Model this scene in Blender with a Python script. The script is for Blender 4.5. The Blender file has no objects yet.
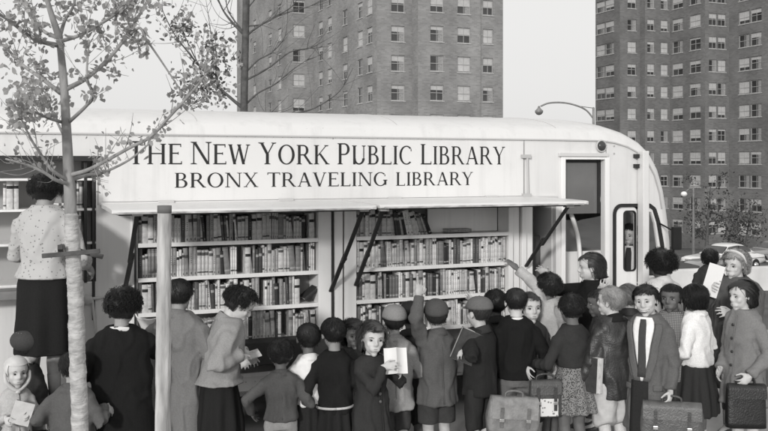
import bpy, bmesh, math, random
import numpy as np
from mathutils import Vector, Matrix, geometry
R = math.radians
random.seed(7); RNG = np.random.default_rng(7)
S = bpy.context.scene
COL = S.collection
F, HOR, HC = 900.0, 166.0, 2.35           # focal length and horizon in photo pixels, lens height in metres
TH = R(22.1); CT, ST = math.cos(TH), math.sin(TH); Y0 = 7.6
GZ = .2                                     # height of the pavement
E1 = Vector((CT, ST, 0)); E2 = Vector((-ST, CT, 0))

def at(px, py, Y):                          # a point of the street at distance Y
    return Vector(((px-384)/F*Y, Y, HC-(py-HOR)/F*Y))
def bu(px, v=0.0):                          # bus length coordinate on the plane v (v > 0 goes into the bus)
    k = (px-384)/F
    return (k*Y0 + v*(k*CT+ST))/(CT-k*ST)
def bz(px, py, v=0.0):
    return HC-(py-HOR)/F*(Y0+bu(px, v)*ST+v*CT)

# ---------------------------------------------------------------- materials
TINT = (1.0, 0.99, 0.978)
_mats = {}
def grey(v): return (v*TINT[0], v*TINT[1], v*TINT[2], 1)
def mat(name, v, rough=.7, var=.25, scale=8.0, bump=.0, bscale=60.0, metal=0.0, spec=.4, stretch=(1,1,1), coat=0.0):
    key = (name, round(v,3))
    if key in _mats: return _mats[key]
    m = bpy.data.materials.new(name); m.use_nodes = True
    nt = m.node_tree; b = nt.nodes['Principled BSDF']
    b.inputs['Roughness'].default_value = rough; b.inputs['Metallic'].default_value = metal
    b.inputs['Specular IOR Level'].default_value = spec; b.inputs['Coat Weight'].default_value = coat
    tc = nt.nodes.new('ShaderNodeTexCoord'); mp = nt.nodes.new('ShaderNodeMapping')
    mp.inputs['Scale'].default_value = stretch
    nt.links.new(tc.outputs['Object'], mp.inputs['Vector'])
    n = nt.nodes.new('ShaderNodeTexNoise'); n.inputs['Scale'].default_value = scale; n.inputs['Detail'].default_value = 6
    nt.links.new(mp.outputs['Vector'], n.inputs['Vector'])
    cr = nt.nodes.new('ShaderNodeValToRGB')
    cr.color_ramp.elements[0].position = .28; cr.color_ramp.elements[1].position = .72
    cr.color_ramp.elements[0].color = grey(max(0.004, v*(1-var))); cr.color_ramp.elements[1].color = grey(min(.9, v*(1+var)))
    nt.links.new(n.outputs['Fac'], cr.inputs['Fac']); nt.links.new(cr.outputs['Color'], b.inputs['Base Color'])
    if bump:
        n2 = nt.nodes.new('ShaderNodeTexNoise'); n2.inputs['Scale'].default_value = bscale; n2.inputs['Detail'].default_value = 4
        nt.links.new(mp.outputs['Vector'], n2.inputs['Vector'])
        bp = nt.nodes.new('ShaderNodeBump'); bp.inputs['Strength'].default_value = bump; bp.inputs['Distance'].default_value = .01
        nt.links.new(n2.outputs['Fac'], bp.inputs['Height']); nt.links.new(bp.outputs['Normal'], b.inputs['Normal'])
    _mats[key] = m
    return m
def cloth(v): return mat('wool_cloth', v*1.1+.004, .95, .12, 110, .35, 260, spec=.15)
def cotton(v): return mat('cotton_cloth', v, .9, .10, 25, .2, 200, spec=.2)
def leather(v): return mat('leather', v, .42, .3, 18, .35, 90, spec=.5)
def skin(v): return mat('skin', v*1.15, .58, .13, 22, .22, 190, spec=.3)
def hairm(v): return mat('hair', v, .5, .28, 170, .3, 260, spec=.4, stretch=(1,1,.2))
def paint(v): return mat('paint', v, .38, .05, 2.2, .03, 6, spec=.45)
def pattern_mat(name, base, dot, scale, thr=.22, kind='dots'):
    key = (name, base, dot)
    if key in _mats: return _mats[key]
    m = bpy.data.materials.new(name); m.use_nodes = True
    nt = m.node_tree; b = nt.nodes['Principled BSDF']; b.inputs['Roughness'].default_value = .92
    tc = nt.nodes.new('ShaderNodeTexCoord')
    mx = nt.nodes.new('ShaderNodeMix'); mx.data_type = 'RGBA'
    mx.inputs[6].default_value = grey(dot); mx.inputs[7].default_value = grey(base)
    if kind == 'dots':
        v = nt.nodes.new('ShaderNodeTexVoronoi'); v.inputs['Scale'].default_value = scale
        nt.links.new(tc.outputs['Object'], v.inputs['Vector'])
        g = nt.nodes.new('ShaderNodeMath'); g.operation = 'GREATER_THAN'; g.inputs[1].default_value = thr
        nt.links.new(v.outputs['Distance'], g.inputs[0]); nt.links.new(g.outputs[0], mx.inputs[0])
    elif kind == 'lines':
        br = nt.nodes.new('ShaderNodeTexBrick'); br.inputs['Scale'].default_value = scale; br.inputs['Brick Width'].default_value = .16; br.inputs['Row Height'].default_value = .5; br.inputs['Mortar Size'].default_value = .13
        n_ = nt.nodes.new('ShaderNodeMapping'); n_.inputs['Rotation'].default_value = (R(90), 0, 0); nt.links.new(tc.outputs['Object'], n_.inputs['Vector']); nt.links.new(n_.outputs['Vector'], br.inputs['Vector'])
        nt.links.new(br.outputs['Fac'], mx.inputs[0])
    else:
        facs = []
        for ax in ('X', 'Z'):
            w = nt.nodes.new('ShaderNodeTexWave'); w.bands_direction = ax; w.inputs['Scale'].default_value = scale
            w.inputs['Distortion'].default_value = .6
            nt.links.new(tc.outputs['Object'], w.inputs['Vector']); facs.append(w)
        a = nt.nodes.new('ShaderNodeMath'); a.operation = 'MULTIPLY'
        nt.links.new(facs[0].outputs['Fac'], a.inputs[0]); nt.links.new(facs[1].outputs['Fac'], a.inputs[1])
        nt.links.new(a.outputs[0], mx.inputs[0])
    nt.links.new(mx.outputs[2], b.inputs['Base Color'])
    _mats[key] = m
    return m
def clear_glass():
    if 'clear' in _mats: return _mats['clear']
    m = bpy.data.materials.new('clear_glass'); m.use_nodes = True; nt = m.node_tree; out = nt.nodes['Material Output']
    t = nt.nodes.new('ShaderNodeBsdfTransparent'); g = nt.nodes.new('ShaderNodeBsdfGlossy'); g.inputs['Roughness'].default_value = .03
    x = nt.nodes.new('ShaderNodeMixShader'); f = nt.nodes.new('ShaderNodeFresnel'); f.inputs['IOR'].default_value = 1.45; t.inputs['Color'].default_value = (.9,.9,.9,1)
    nt.links.new(f.outputs[0], x.inputs[0]); nt.links.new(t.outputs[0], x.inputs[1]); nt.links.new(g.outputs[0], x.inputs[2]); nt.links.new(x.outputs[0], out.inputs['Surface'])
    _mats['clear'] = m; return m
def bus_paint(v):
    key = ('bus_paint', v)
    if key in _mats: return _mats[key]
    m = mat('bus_paint', v, .34, .035, 1.1, .05, 3.0, spec=.5); nt = m.node_tree; b = nt.nodes['Principled BSDF']
    src = b.inputs['Base Color'].links[0].from_socket; tc = nt.nodes.new('ShaderNodeTexCoord')
    def layer(scale, st, lo, hi, dark, prev):
        mp = nt.nodes.new('ShaderNodeMapping'); mp.inputs['Scale'].default_value = st; nt.links.new(tc.outputs['Object'], mp.inputs['Vector'])
        n = nt.nodes.new('ShaderNodeTexNoise'); n.inputs['Scale'].default_value = scale; n.inputs['Detail'].default_value = 8; n.inputs['Roughness'].default_value = .65; nt.links.new(mp.outputs['Vector'], n.inputs['Vector'])
        r = nt.nodes.new('ShaderNodeValToRGB'); r.color_ramp.elements[0].position = lo; r.color_ramp.elements[1].position = hi; r.color_ramp.elements[0].color = (1,1,1,1); r.color_ramp.elements[1].color = (dark,dark,dark,1)
        nt.links.new(n.outputs['Fac'], r.inputs['Fac']); x = nt.nodes.new('ShaderNodeMix'); x.data_type = 'RGBA'; x.blend_type = 'MULTIPLY'; x.inputs[0].default_value = 1
        nt.links.new(prev, x.inputs[6]); nt.links.new(r.outputs['Color'], x.inputs[7]); return x.outputs[2]
    c = layer(9, (1,1,.06), .50, .78, .86, src); c = layer(2.2, (1,1,1), .52, .80, .88, c); c = layer(34, (1,1,1), .66, .74, .72, c)
    nt.links.new(c, b.inputs['Base Color']); _mats[key] = m; return m
def glass_mat(name, v, rough=.06):
    key = (name, v)
    if key in _mats: return _mats[key]
    m = mat(name, v, rough, .35, 1.3, 0, spec=.6)
    return m

# ---------------------------------------------------------------- mesh helper
def catmull(P, n=6):
    P = [Vector(p) for p in P]
    if len(P) < 3: return P
    Q = [P[0]*2-P[1]] + P + [P[-1]*2-P[-2]]
    out = []
    for i in range(1, len(Q)-2):
        a, b, c, d = Q[i-1:i+3]
        for k in range(n):
            t = k/n
            out.append(.5*((2*b)+(c-a)*t+(2*a-5*b+4*c-d)*t*t+(3*b-a-3*c+d)*t**3))
    return out+[P[-1]]
def lerp_list(L, n):                        # resample a list of numbers to n values
    x = np.linspace(0, len(L)-1, n)
    return list(np.interp(x, range(len(L)), L))

class MB:
    def __init__(s): s.V = []; s.F = []; s.M = []
    def add(s, verts, faces, mi=0, xf=None):
        o = len(s.V)
        s.V += [tuple(xf(Vector(v))) if xf else tuple(v) for v in verts]
        s.F += [tuple(i+o for i in f) for f in faces]; s.M += [mi]*len(faces)
    def box(s, lo, hi, mi=0, xf=None):
        x0, y0, z0 = lo; x1, y1, z1 = hi
        v = [(x0,y0,z0),(x1,y0,z0),(x1,y1,z0),(x0,y1,z0),(x0,y0,z1),(x1,y0,z1),(x1,y1,z1),(x0,y1,z1)]
        s.add(v, [(3,2,1,0),(4,5,6,7),(0,1,5,4),(1,2,6,5),(2,3,7,6),(3,0,4,7)], mi, xf)
    def bar(s, a, b, w, h, up=(0,0,1), mi=0, xf=None):
        a, b = Vector(a), Vector(b); d = (b-a).normalized(); r = d.cross(Vector(up)).normalized(); u = r.cross(d)
        v = [p+r*sx*w/2+u*sy*h/2 for p in (a, b) for sx, sy in ((-1,-1),(1,-1),(1,1),(-1,1))]
        s.add(v, [(3,2,1,0),(4,5,6,7),(0,1,5,4),(1,2,6,5),(2,3,7,6),(3,0,4,7)], mi, xf)
    def ell(s, c, r, seg=20, rings=12, mi=0, xf=None, rot=None):
        c = Vector(c); v = []; f = []
        pt = lambda a, b: Vector((r[0]*math.sin(a)*math.cos(b), r[1]*math.sin(a)*math.sin(b), r[2]*math.cos(a)))
        v.append(pt(0, 0))
        for i in range(1, rings):
            for j in range(seg): v.append(pt(math.pi*i/rings, 2*math.pi*j/seg))
        v.append(pt(math.pi, 0))
        for j in range(seg): f.append((0, 1+j, 1+(j+1) % seg))
        for i in range(rings-2):
            for j in range(seg):
                a = 1+i*seg+j; b = 1+i*seg+(j+1) % seg
                f.append((a, a+seg, b+seg, b))
        o = 1+(rings-2)*seg
        for j in range(seg): f.append((len(v)-1, o+(j+1) % seg, o+j))
        s.add([c+(rot @ p if rot else p) for p in v], f, mi, xf)
    def loft(s, rings, cap=True, mi=0, xf=None):
        n = len(rings[0]); v = [p for r in rings for p in r]; f = []
        for i in range(len(rings)-1):
            for j in range(n):
                a = i*n+j; b = i*n+(j+1) % n
                f.append((a, b, b+n, a+n))
        if cap:
            f.append(tuple(range(n-1, -1, -1))); f.append(tuple(range((len(rings)-1)*n, len(rings)*n)))
        s.add(v, f, mi, xf)
    def tube(s, pts, rad, n=10, mi=0, xf=None, dome=True, flat=1.0, up=None):
        P = [Vector(p) for p in pts]
        if not hasattr(rad, '__len__'): rad = [rad]*len(P)
        if len(rad) != len(P): rad = lerp_list(rad, len(P))
        t0 = (P[1]-P[0]).normalized()
        ref = Vector(up) if up else (Vector((0,0,1)) if abs(t0.z) < .9 else Vector((0,1,0)))
        nx = t0.cross(ref).normalized(); rings = []
        def ring(c, nx, ny, r): return [c+nx*math.cos(2*math.pi*k/n)*r+ny*math.sin(2*math.pi*k/n)*r*flat for k in range(n)]
        for i, p in enumerate(P):
            t = (P[min(i+1, len(P)-1)]-P[max(i-1, 0)]).normalized()
            nx = (nx-t*nx.dot(t)).normalized(); ny = t.cross(nx)
            if i == 0 and dome:
                for q in (.15, .6): rings.append(ring(p-t*rad[0]*math.sqrt(1-q*q)*.8, nx, ny, rad[0]*q))
            rings.append(ring(p, nx, ny, rad[i]))
            if i == len(P)-1 and dome:
                for q in (.6, .15): rings.append(ring(p+t*rad[i]*math.sqrt(1-q*q)*.8, nx, ny, rad[i]*q))
        s.loft(rings, True, mi, xf)
    def mesh(s, name):
        me = bpy.data.meshes.new(name); me.from_pydata(s.V, [], s.F); return me
    def build(s, name, mats, parent=None, smooth=False, bevel=0.0):
        me = s.mesh(name)
        if not isinstance(mats, (list, tuple)): mats = [mats]
        for m in mats: me.materials.append(m)
        if len(mats) > 1: me.polygons.foreach_set('material_index', s.M)
        return link(name, me, parent, smooth, bevel)

def link(name, me, parent=None, smooth=False, bevel=0.0):
    bm = bmesh.new(); bm.from_mesh(me); bmesh.ops.recalc_face_normals(bm, faces=bm.faces)
    if bevel: 
        bmesh.ops.remove_doubles(bm, verts=bm.verts, dist=1e-5)
        es = [e for e in bm.edges if len(e.link_faces) == 2 and e.calc_face_angle(0) > .5]
        bmesh.ops.bevel(bm, geom=es, offset=bevel, segments=2, affect='EDGES', profile=.6)
    bm.to_mesh(me); bm.free()
    if smooth: me.polygons.foreach_set('use_smooth', [True]*len(me.polygons))
    o = bpy.data.objects.new(name, me); COL.objects.link(o)
    if parent: o.parent = parent
    return o
def fuse(mb, name, voxel, smooth=3):        # one continuous surface out of overlapping volumes
    me = mb.mesh('draft'); bm = bmesh.new(); bm.from_mesh(me)
    bmesh.ops.recalc_face_normals(bm, faces=bm.faces); bm.to_mesh(me); bm.free()
    o = bpy.data.objects.new('draft', me); COL.objects.link(o)
    r = o.modifiers.new('r', 'REMESH'); r.mode = 'VOXEL'; r.voxel_size = voxel
    if smooth:
        k = o.modifiers.new('s', 'SMOOTH'); k.factor = .5; k.iterations = smooth
    dg = bpy.context.evaluated_depsgraph_get()
    out = bpy.data.meshes.new_from_object(o.evaluated_get(dg)); out.name = name
    bpy.data.objects.remove(o); bpy.data.meshes.remove(me)
    out.polygons.foreach_set('use_smooth', [True]*len(out.polygons))
    return out
def getco(me):
    a = np.empty(len(me.vertices)*3, 'f'); me.vertices.foreach_get('co', a); return a.reshape(-1, 3)
def waves(p, freq, seed, sq=(1,1,1), n=7):  # smooth pseudo-noise in -1..1
    g = np.random.default_rng(seed); out = np.zeros(len(p))
    for i in range(n):
        k = g.normal(size=3); k = k/np.linalg.norm(k)*freq*(.6+.9*i/n)
        out += np.sin((p*np.array(sq)) @ k + g.uniform(0, 6.28) + 1.3*np.sin((p @ k[[1,2,0]])*.5))
    return out/n**.5/1.2
def displace(me, d):
    a = getco(me); nn = np.empty(len(me.vertices)*3, 'f'); me.vertices.foreach_get('normal', nn)
    nn = nn.reshape(-1, 3); nn = nn*(1-np.abs(nn[:, 2:3])**3)
    a += nn*np.asarray(d)[:, None]
    me.vertices.foreach_set('co', a.ravel().astype('f')); me.update()
def part(name, me, m, parent):
    if isinstance(m, (list, tuple)):
        for q in m: me.materials.append(q)
    else: me.materials.append(m)
    o = bpy.data.objects.new(name, me); COL.objects.link(o)
    if parent: o.parent = parent
    return o
def empty(name, loc=(0,0,0), rz=0):
    o = bpy.data.objects.new(name, None); COL.objects.link(o); o.location = loc; o.rotation_euler = (0, 0, rz); return o
def tag(o, label, cat, group=None):
    o['label'] = label; o['category'] = cat
    if group: o['group'] = group
    return o
def kind(o, k): o['kind'] = k; return o
def copy_tree(o, parent=None):
    c = o.copy(); COL.objects.link(c); c.parent = parent
    for ch in list(o.children): copy_tree(ch, c)
    return c
ORD = ['', 'first', 'second', 'third', 'fourth', 'fifth', 'sixth', 'seventh', 'eighth', 'ninth', 'tenth', 'eleventh', 'twelfth',
       'thirteenth', 'fourteenth', 'fifteenth', 'sixteenth', 'seventeenth', 'eighteenth', 'nineteenth', 'twentieth']
def ordinal(i):
    if i <= 20: return ORD[i]
    if i % 10 == 0: return {30: 'thirtieth', 40: 'fortieth', 50: 'fiftieth', 60: 'sixtieth'}[i]
    return {2: 'twenty', 3: 'thirty', 4: 'forty', 5: 'fifty', 6: 'sixty'}[i//10]+'-'+ORD[i % 10]
# ---------------------------------------------------------------- people
CRC, CRR = np.array((0,-.05,.13)), np.array((.365,.445,.37))      # cranium in head heights (side, forward, up)
def grow_hair(style, n, length, vol, zend, seed, fringe=.27, curl=.0, lift=.03, part_at=(.05,-.2,.5), wave=0.0):
    g = np.random.default_rng(seed)
    i = np.arange(n*3)+.5; ph = np.arccos(1-2*i/(n*3)); th = math.pi*(1+5**.5)*i
    d = np.stack((np.cos(th)*np.sin(ph), np.sin(th)*np.sin(ph), np.cos(ph)), 1)+g.normal(size=(n*3, 3))*.05
    d /= np.linalg.norm(d, axis=1)[:, None]
    p = CRC+d*CRR*1.03
    f, z, x = p[:, 1], p[:, 2], np.abs(p[:, 0])
    keep = np.where(f > .08, z > fringe+.035*np.sin(p[:, 0]*13+seed)-.25*np.clip(x-.18, 0, 1), np.where(f > -.14, z > .06, z > -.2))
    p = p[keep]; p = p[g.permutation(len(p))[:n]]; n = len(p)
    K = 9; step = length/K*(1+g.normal(size=(n, 1))*.18)
    if length < .55: step = step*np.clip(.35+.65*(p[:, 2:3]+.05)/.35, .3, 1)
    crown = np.array(part_at); pts = [p.copy()]
    w = g.normal(size=(n, 3)); ph0 = g.uniform(0, 6.28, (n, 1))
    volv = 1.03+vol*(.35+.65*g.random((n, 1)))
    for k in range(K-1):
        rad = (p-CRC)/CRR; rad /= np.linalg.norm(rad, axis=1)[:, None]
        fl = p-crown; fl -= rad*(fl*rad).sum(1)[:, None]; fl /= np.linalg.norm(fl, axis=1)[:, None]+1e-6
        q = (p-CRC)/CRR; below = np.clip((.25-p[:, 2:3])*3, 0, 1)
        dr = fl*(1-below*.75)+np.array((0,0,-1.))*below+rad*lift*(1-k/K)*3
        dr += curl*(np.cross(rad, fl)*np.sin(ph0+k*1.9)+rad*np.cos(ph0+k*1.9)*.8)+w*(.05 if style == 'bob' else .10)
        dr /= np.linalg.norm(dr, axis=1)[:, None]
        p = p+dr*step
        q = (p-CRC)/CRR; l = np.linalg.norm(q, axis=1)[:, None]
        tgt = 1.03+(volv-1.03)*min(1, (k+1)/3)
        up = p[:, 2:3] > -.02
        p = np.where((l < tgt) & up, CRC+q/l*tgt*CRR, p)
        stop = ((p[:, 1] > .10) & (p[:, 2] < fringe-.05-.10*np.clip(np.abs(p[:, 0])-.2, 0, 1)) & (np.abs(p[:, 0]) < .345))[:, None]
        p = np.where(stop, pts[-1]+(p-pts[-1])*.12, p)
        p = np.where((p[:, 1:2] > .16) & (p[:, 2:3] < .1) & (np.abs(p[:, 0:1]) < .33), np.concatenate((np.sign(p[:, 0:1])*.35, np.minimum(p[:, 1:2], .10), p[:, 2:3]), 1), p)
        low = (p[:, 2:3] <= -.02) & (np.hypot(p[:, 0:1], p[:, 1:2]+.05) < .3+vol*.15)
        h = np.hypot(p[:, 0:1], p[:, 1:2]+.05)+1e-6
        p = np.where(low, np.concatenate((p[:, 0:1]/h*(.3+vol*.15), (p[:, 1:2]+.05)/h*(.3+vol*.15)-.05, p[:, 2:3]), 1), p)
        if zend is not None: p[:, 2] = np.maximum(p[:, 2], zend+.06*g.random(n))
        pts.append(p.copy())
    out = np.stack(pts, 1)
    if wave:
        az = np.arctan2(out[:, :, 0], out[:, :, 1]); kk = np.arange(K)[None]
        h = out[:, :, :2]/(np.linalg.norm(out[:, :, :2], axis=2)[:, :, None]+1e-6)
        out[:, :, :2] += h*(wave*np.sin(kk*1.55+az*3+g.normal(size=(n, 1))*.35)*np.minimum(1, kk/3))[:, :, None]
    return out
def strands_to(mb, pts, r, xf, g):
    n, K, _ = pts.shape
    o = len(mb.V); off = np.array(((1,0,.3),(-.6,.8,.0),(-.5,-.8,-.3)))
    tap = np.array([1]*(K-3)+[.85,.6,.15])*r
    P = pts[:, :, None, :]+off[None, None]*tap[None, :, None, None]
    mb.V += [tuple(xf(v)) for v in P.reshape(-1, 3)]
    for s in range(n):
        for k in range(K-1):
            a = o+(s*K+k)*3
            mb.F += [(a, a+1, a+4, a+3), (a+1, a+2, a+5, a+4), (a+2, a, a+3, a+5)]
    mb.M += [0]*(n*(K-1)*3)

def person(px, top, H, key_='', yaw=180, head=(0,0,0), lean=0, skin_v=.42, hair=None, hat=None, upper=None, lower=None, L=None, Rt=None,
           label='', adult=False, smile=0, seed=1, base=0.0, extras=(), shoes=.03, sock=None, seated=False, group='children and grown-ups crowding round the bookmobile', hx=0, Yfix=None):
    g = random.Random(seed)
    if key_ not in ('blouse', 'driver', 'far_dark'): H -= GZ; base = GZ
    hh = .222 if adult else (.207 if H > 1.1 else .19)
    zs = H-hh*1.33; wf = .80 if not adult else .95; hw = .106*H*wf
    a = R(lean); piv = Vector((0, 0, .52*H)); RL = Matrix.Rotation(a, 3, 'X')
    def rigid(p): return RL @ (Vector(p)-piv)+piv
    def unrigid(p): return RL.transposed() @ (Vector(p)-piv)+piv
    def bend(p):
        t = min(1, max(0, (p.z-.48*H)/(.2*H))); t = t*t*(3-2*t)
        return Matrix.Rotation(a*t, 3, 'X') @ (p-piv)+piv
    RH = Matrix.Rotation(R(head[0]), 3, 'Z') @ Matrix.Rotation(R(head[1]), 3, 'X') @ Matrix.Rotation(R(head[2]), 3, 'Y')
    hc = Vector((0, -.07*hh, H-hh*.5)); hp = Vector((0, .05*hh, H-hh*.92))
    def hd(p): return rigid(RH @ (Vector((p[0]*hh, -p[1]*hh, p[2]*hh))+hc-hp)+hp)
    RHL = RL @ RH
    # where it stands: the top of the head is put where the photo shows it
    htop = hd((0, -.1, .5)); Rz = Matrix.Rotation(R(yaw), 3, 'Z'); wt = Rz @ htop
    zt = base+htop.z+(.03 if hair and not hat else .03)
    Y = Yfix or F*(HC-zt)/(top-HOR)
    if Yfix: base = HC-(top-HOR)/F*Yfix-htop.z-.03
    X = (px-384)/F*Y; loc = Vector((X-wt.x, Y-wt.y, base))
    def world(p): return loc+Rz @ Vector(p)
    def local(p): return Rz.transposed() @ (Vector(p)-loc)
    # ---------- the body
    B = MB(); torso_r = [(.47,.085,.07),(.53,.095,.072),(.62,.078,.060),(.70,.086,.066),((zs-.05*H)/H,.094,.066),(zs/H,.090,.056),(zs/H+.03,.055,.045),(zs/H+.06,.034,.036)]
    def ring(z, ra, rb, n=28, e=2.3, off=0, yo=0):
        out = []
        for k in range(n):
            t = 2*math.pi*k/n; c, s_ = math.cos(t), math.sin(t)
            out.append(Vector(((ra+off)*math.copysign(abs(s_)**(2/e), s_), yo-(rb+off)*math.copysign(abs(c)**(2/e), c), z)))
        return out
    B.loft([ring(z*H, ra*H*wf*.90, rb*H*.84) for z, ra, rb in torso_r], xf=bend)
    B.tube([(0, .012*H, zs+.02*H), (0, .0, zs+.07*H), (0, -.03*hh, H-hh*.75)], [.040*H, .034*H, .034*H] if not adult else [.036*H, .031*H, .031*H], 16, xf=rigid)
    e = lambda c, r, **k: B.ell(c, r, xf=hd, **k)
    fj, fk, fn, fe, fm = (g.uniform(.90,1.10) for _ in range(5)); ch = .85 if adult else .98
    e((0,-.05,.13), (.365,.445,.37), seg=28, rings=18); e((0,.09,-.12*fk), (.280*fj,.29,.345*fk), seg=24, rings=16)
    e((0,.245,-.42*fk), (.105*fj,.10,.09)); e((0,.315,.125), (.23,.07,.05)); e((0,.30,-.27), (.17,.10,.10))
    nl = (.0 if adult else -.018)+.05*(fn-1)
    for s in (-1, 1):
        e((s*.165*fj,.235,-.10-.03*(ch-1)), (.115*ch,.10*ch,.115*ch)); e((s*.165*fj,.07,-.25), (.07*ch,.17,.11))
        e((s*.365,-.03,-.03), (.035,.085,.125)); e((s*.045*fn,.392+nl*.7,-.115), (.04*fn,.05,.036), seg=12, rings=8)
    B.tube([(0,.355,.08), (0,.39,0), (0,.435+nl,-.08), (0,.42+nl,-.125)], [.036*fn,.040*fn,.055*fn,.045*fn], 10, xf=hd)
    arms = {}
    l1, l2 = .17*H, .145*H
    for s, spec in ((1, L), (-1, Rt)):
        spec = dict(spec or {}); Sj = Vector((s*hw, 0, zs-.012*H))
        if 'px' in spec:
            q = spec['px']; tgt = unrigid(local(at(q[0], q[1], Y+q[2])))
        else:
            q = list(spec.get('loc', (.165, .03, .405)))
            if q[2] < .5 and q[1] < .1 and upper and upper.get('hem', .42) < .46: q[0] = max(q[0], .5*upper.get('flare', .125)*(.98 if adult else .86)+.056*wf+upper.get('ease', .01)+.034)
            tgt = Vector((s*q[0]*H, -q[1]*H, q[2]*H))
        dr = (tgt-Sj); W = tgt-dr.normalized()*.03*H; dr = W-Sj; dist = min(dr.length, (l1+l2)*.995); u = dr.normalized(); W = Sj+u*dist
        pole = Vector(spec.get('pole', (s*.5, .55, -.7))); pole = Vector((pole.x*(s if 'pole' in spec else 1), pole.y, pole.z))
        pole = (pole-u*pole.dot(u)).normalized()
        ca = (l1*l1+dist*dist-l2*l2)/(2*l1*dist); ca = max(-1, min(1, ca)); E = Sj+u*l1*ca+pole*l1*math.sqrt(max(0, 1-ca*ca))
        fd = (W-E).normalized()
        hdv = Vector(spec['dir']).normalized() if 'dir' in spec else (fd if dist > .2*H else u)
        if 'dir' in spec: hdv = Vector((hdv.x*s, hdv.y, hdv.z))
        nrm = Vector(spec.get('palm', (-.9, -.1, -.3))); nrm = Vector((nrm.x*s, nrm.y, nrm.z)); nrm = (nrm-hdv*nrm.dot(hdv)).normalized()
        path = [Sj+Vector((-s*.018*H, 0, -.004*H)), Sj.lerp(E, .12), Sj.lerp(E, .5), E.lerp(Sj, .12), E.lerp(W, .12), E.lerp(W, .5), W]
        B.tube(path, [.017*H,.019*H,.019*H,.0125*H,.0125*H,.017*H,.0150*H], 12, xf=rigid)
        # palm, four fingers and a thumb
        c = spec.get('curl', .38); sd = hdv.cross(nrm)*s; k = H*1.02
        pc = W+hdv*.028*k
        rm = Matrix((sd, hdv, nrm)).transposed()
        B.ell(pc, (.0235*k, .036*k, .0125*k), 14, 10, xf=rigid, rot=rm); B.tube([W-hdv*.01*k, W+hdv*.02*k], [.0155*H,.017*H], 10, xf=rigid, flat=.75)
        for j, (ox, ln, oy) in enumerate(((-.0185,.040,.052),(-.0062,.045,.057),(.0064,.042,.055),(.0182,.034,.049))):
            p = W+hdv*oy*k+sd*ox*k; fan = ox*13; dd = (hdv+sd*fan).normalized(); pts = [p-dd*.016*k, p]
            for m, fr in enumerate((.42,.32,.26)):
                dd = Matrix.Rotation(-(c*(.75+.3*m+.08*j)), 3, dd.cross(nrm)) @ dd if False else (dd*math.cos(c*(.75+.25*m+.06*j))+nrm*math.sin(c*(.75+.25*m+.06*j)))
                dd.normalize(); p = p+dd*ln*fr*k; pts.append(p)
            B.tube(pts, [.0054*k,.0052*k,.0049*k,.0045*k,.0038*k], 8, xf=rigid)
        tb = W+hdv*.018*k-sd*.019*k; td = (hdv*.65-sd*.75+nrm*(.25+.4*c)).normalized(); t2 = (hdv*.95-sd*.2+nrm*(.3+.6*c)).normalized()
        B.tube([tb, tb+td*.024*k, tb+td*.024*k+t2*.026*k], [.0085*k,.0066*k,.005*k], 8, xf=rigid)
        arms[s] = (Sj, E, W, pc+nrm*.012*k, hdv, nrm)
    for s in (-1, 1):
        x = s*.048*H
        B.tube([(x,0,.5*H), (x*1.05,-.008*H,.27*H), (x*1.05,.008*H,.2*H), (x*1.08,.008*H,.05*H)], [.050*H,.034*H,.033*H,.021*H], 12)
        B.tube([(x*1.08,.008*H,.045*H), (x*1.1,-.02*H,.03*H), (x*1.25,-.085*H,.018*H)], [.022*H,.024*H,.016*H], 10)
    body = fuse(B, 'person', .0058, 4)
    co = getco(body); fwd = np.array(RHL @ Vector((0,-1,0)))       # eye sockets
    for s in (-1, 1):
        c_ = np.array(hd((s*.140*fe,.350,.015))); d2 = ((co-c_)**2).sum(1)/(.085*hh)**2; co -= (np.exp(-d2)*.034*hh)[:, None]*fwd
    body.vertices.foreach_set('co', co.ravel().astype('f')); body.update()
    root = part('person', body, skin(skin_v), None)
    root.location = loc; root.rotation_euler = (0, 0, R(yaw)); tag(root, label, 'person', group)
    # ---------- the face
    for s in (-1, 1):
        m = MB(); m.ell((0,0,0), (1,1,1), 18, 14); me = m.mesh('eye'); mi = []
        for pl in me.polygons:
            c = pl.center; fw = Vector((s*.02, 1, -.05)).normalized().dot(c.normalized())
            mi.append(1 if (fw > .79) else (2 if c.z > .42 and c.y > 0 else 0))
        V = [tuple(hd((s*.140*fe+v.co.x*.067, .296+v.co.y*.058, .015+v.co.z*(.033*fm if smile < .5 else .027)))) for v in me.vertices]
        for i, v in enumerate(V): me.vertices[i].co = v
        for q in (mat('eye_white', .36, .3), mat('iris', .018, .15, .1), mat('lash', .02, .6)): me.materials.append(q)
        me.polygons.foreach_set('material_index', mi); me.polygons.foreach_set('use_smooth', [True]*len(mi))
        link('eye', me, root)
        hv = (hair or {}).get('v', .02)
        m = MB(); m.tube([(s*.065*fe,.368,.095), (s*.13*fe,.366,.118*fm), (s*.205*fe,.312,.10)], [.008,.014,.006], 6, xf=hd); m.build('eyebrow', hairm(min(.16, max(skin_v*.16, hv*1.2))), root, True)
    m = MB(); w = (.102+.062*smile)*fj; up = .046*smile
    m.tube(catmull([(-w,.315-.01*smile,-.262+up), (-w*.5,.372,-.248), (0,.385,-.252), (w*.5,.372,-.248), (w,.315-.01*smile,-.262+up)], 4), [v_*(1 if smile < .5 else .8) for v_ in (.007,.015,.018,.015,.007)], 8, xf=hd)
    m.tube(catmull([(-w,.315-.01*smile,-.266+up), (-w*.5,.365,-.288-.02*smile), (0,.38,-.295-.025*smile), (w*.5,.365,-.288-.02*smile), (w,.315-.01*smile,-.266+up)], 4), [v_*(1 if smile < .5 else 1.15) for v_ in (.007,.017,.021,.017,.007)], 8, xf=hd)
    lp = m.build('lips', skin(skin_v*(.52 if smile < .5 else .26)), root, True)
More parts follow.
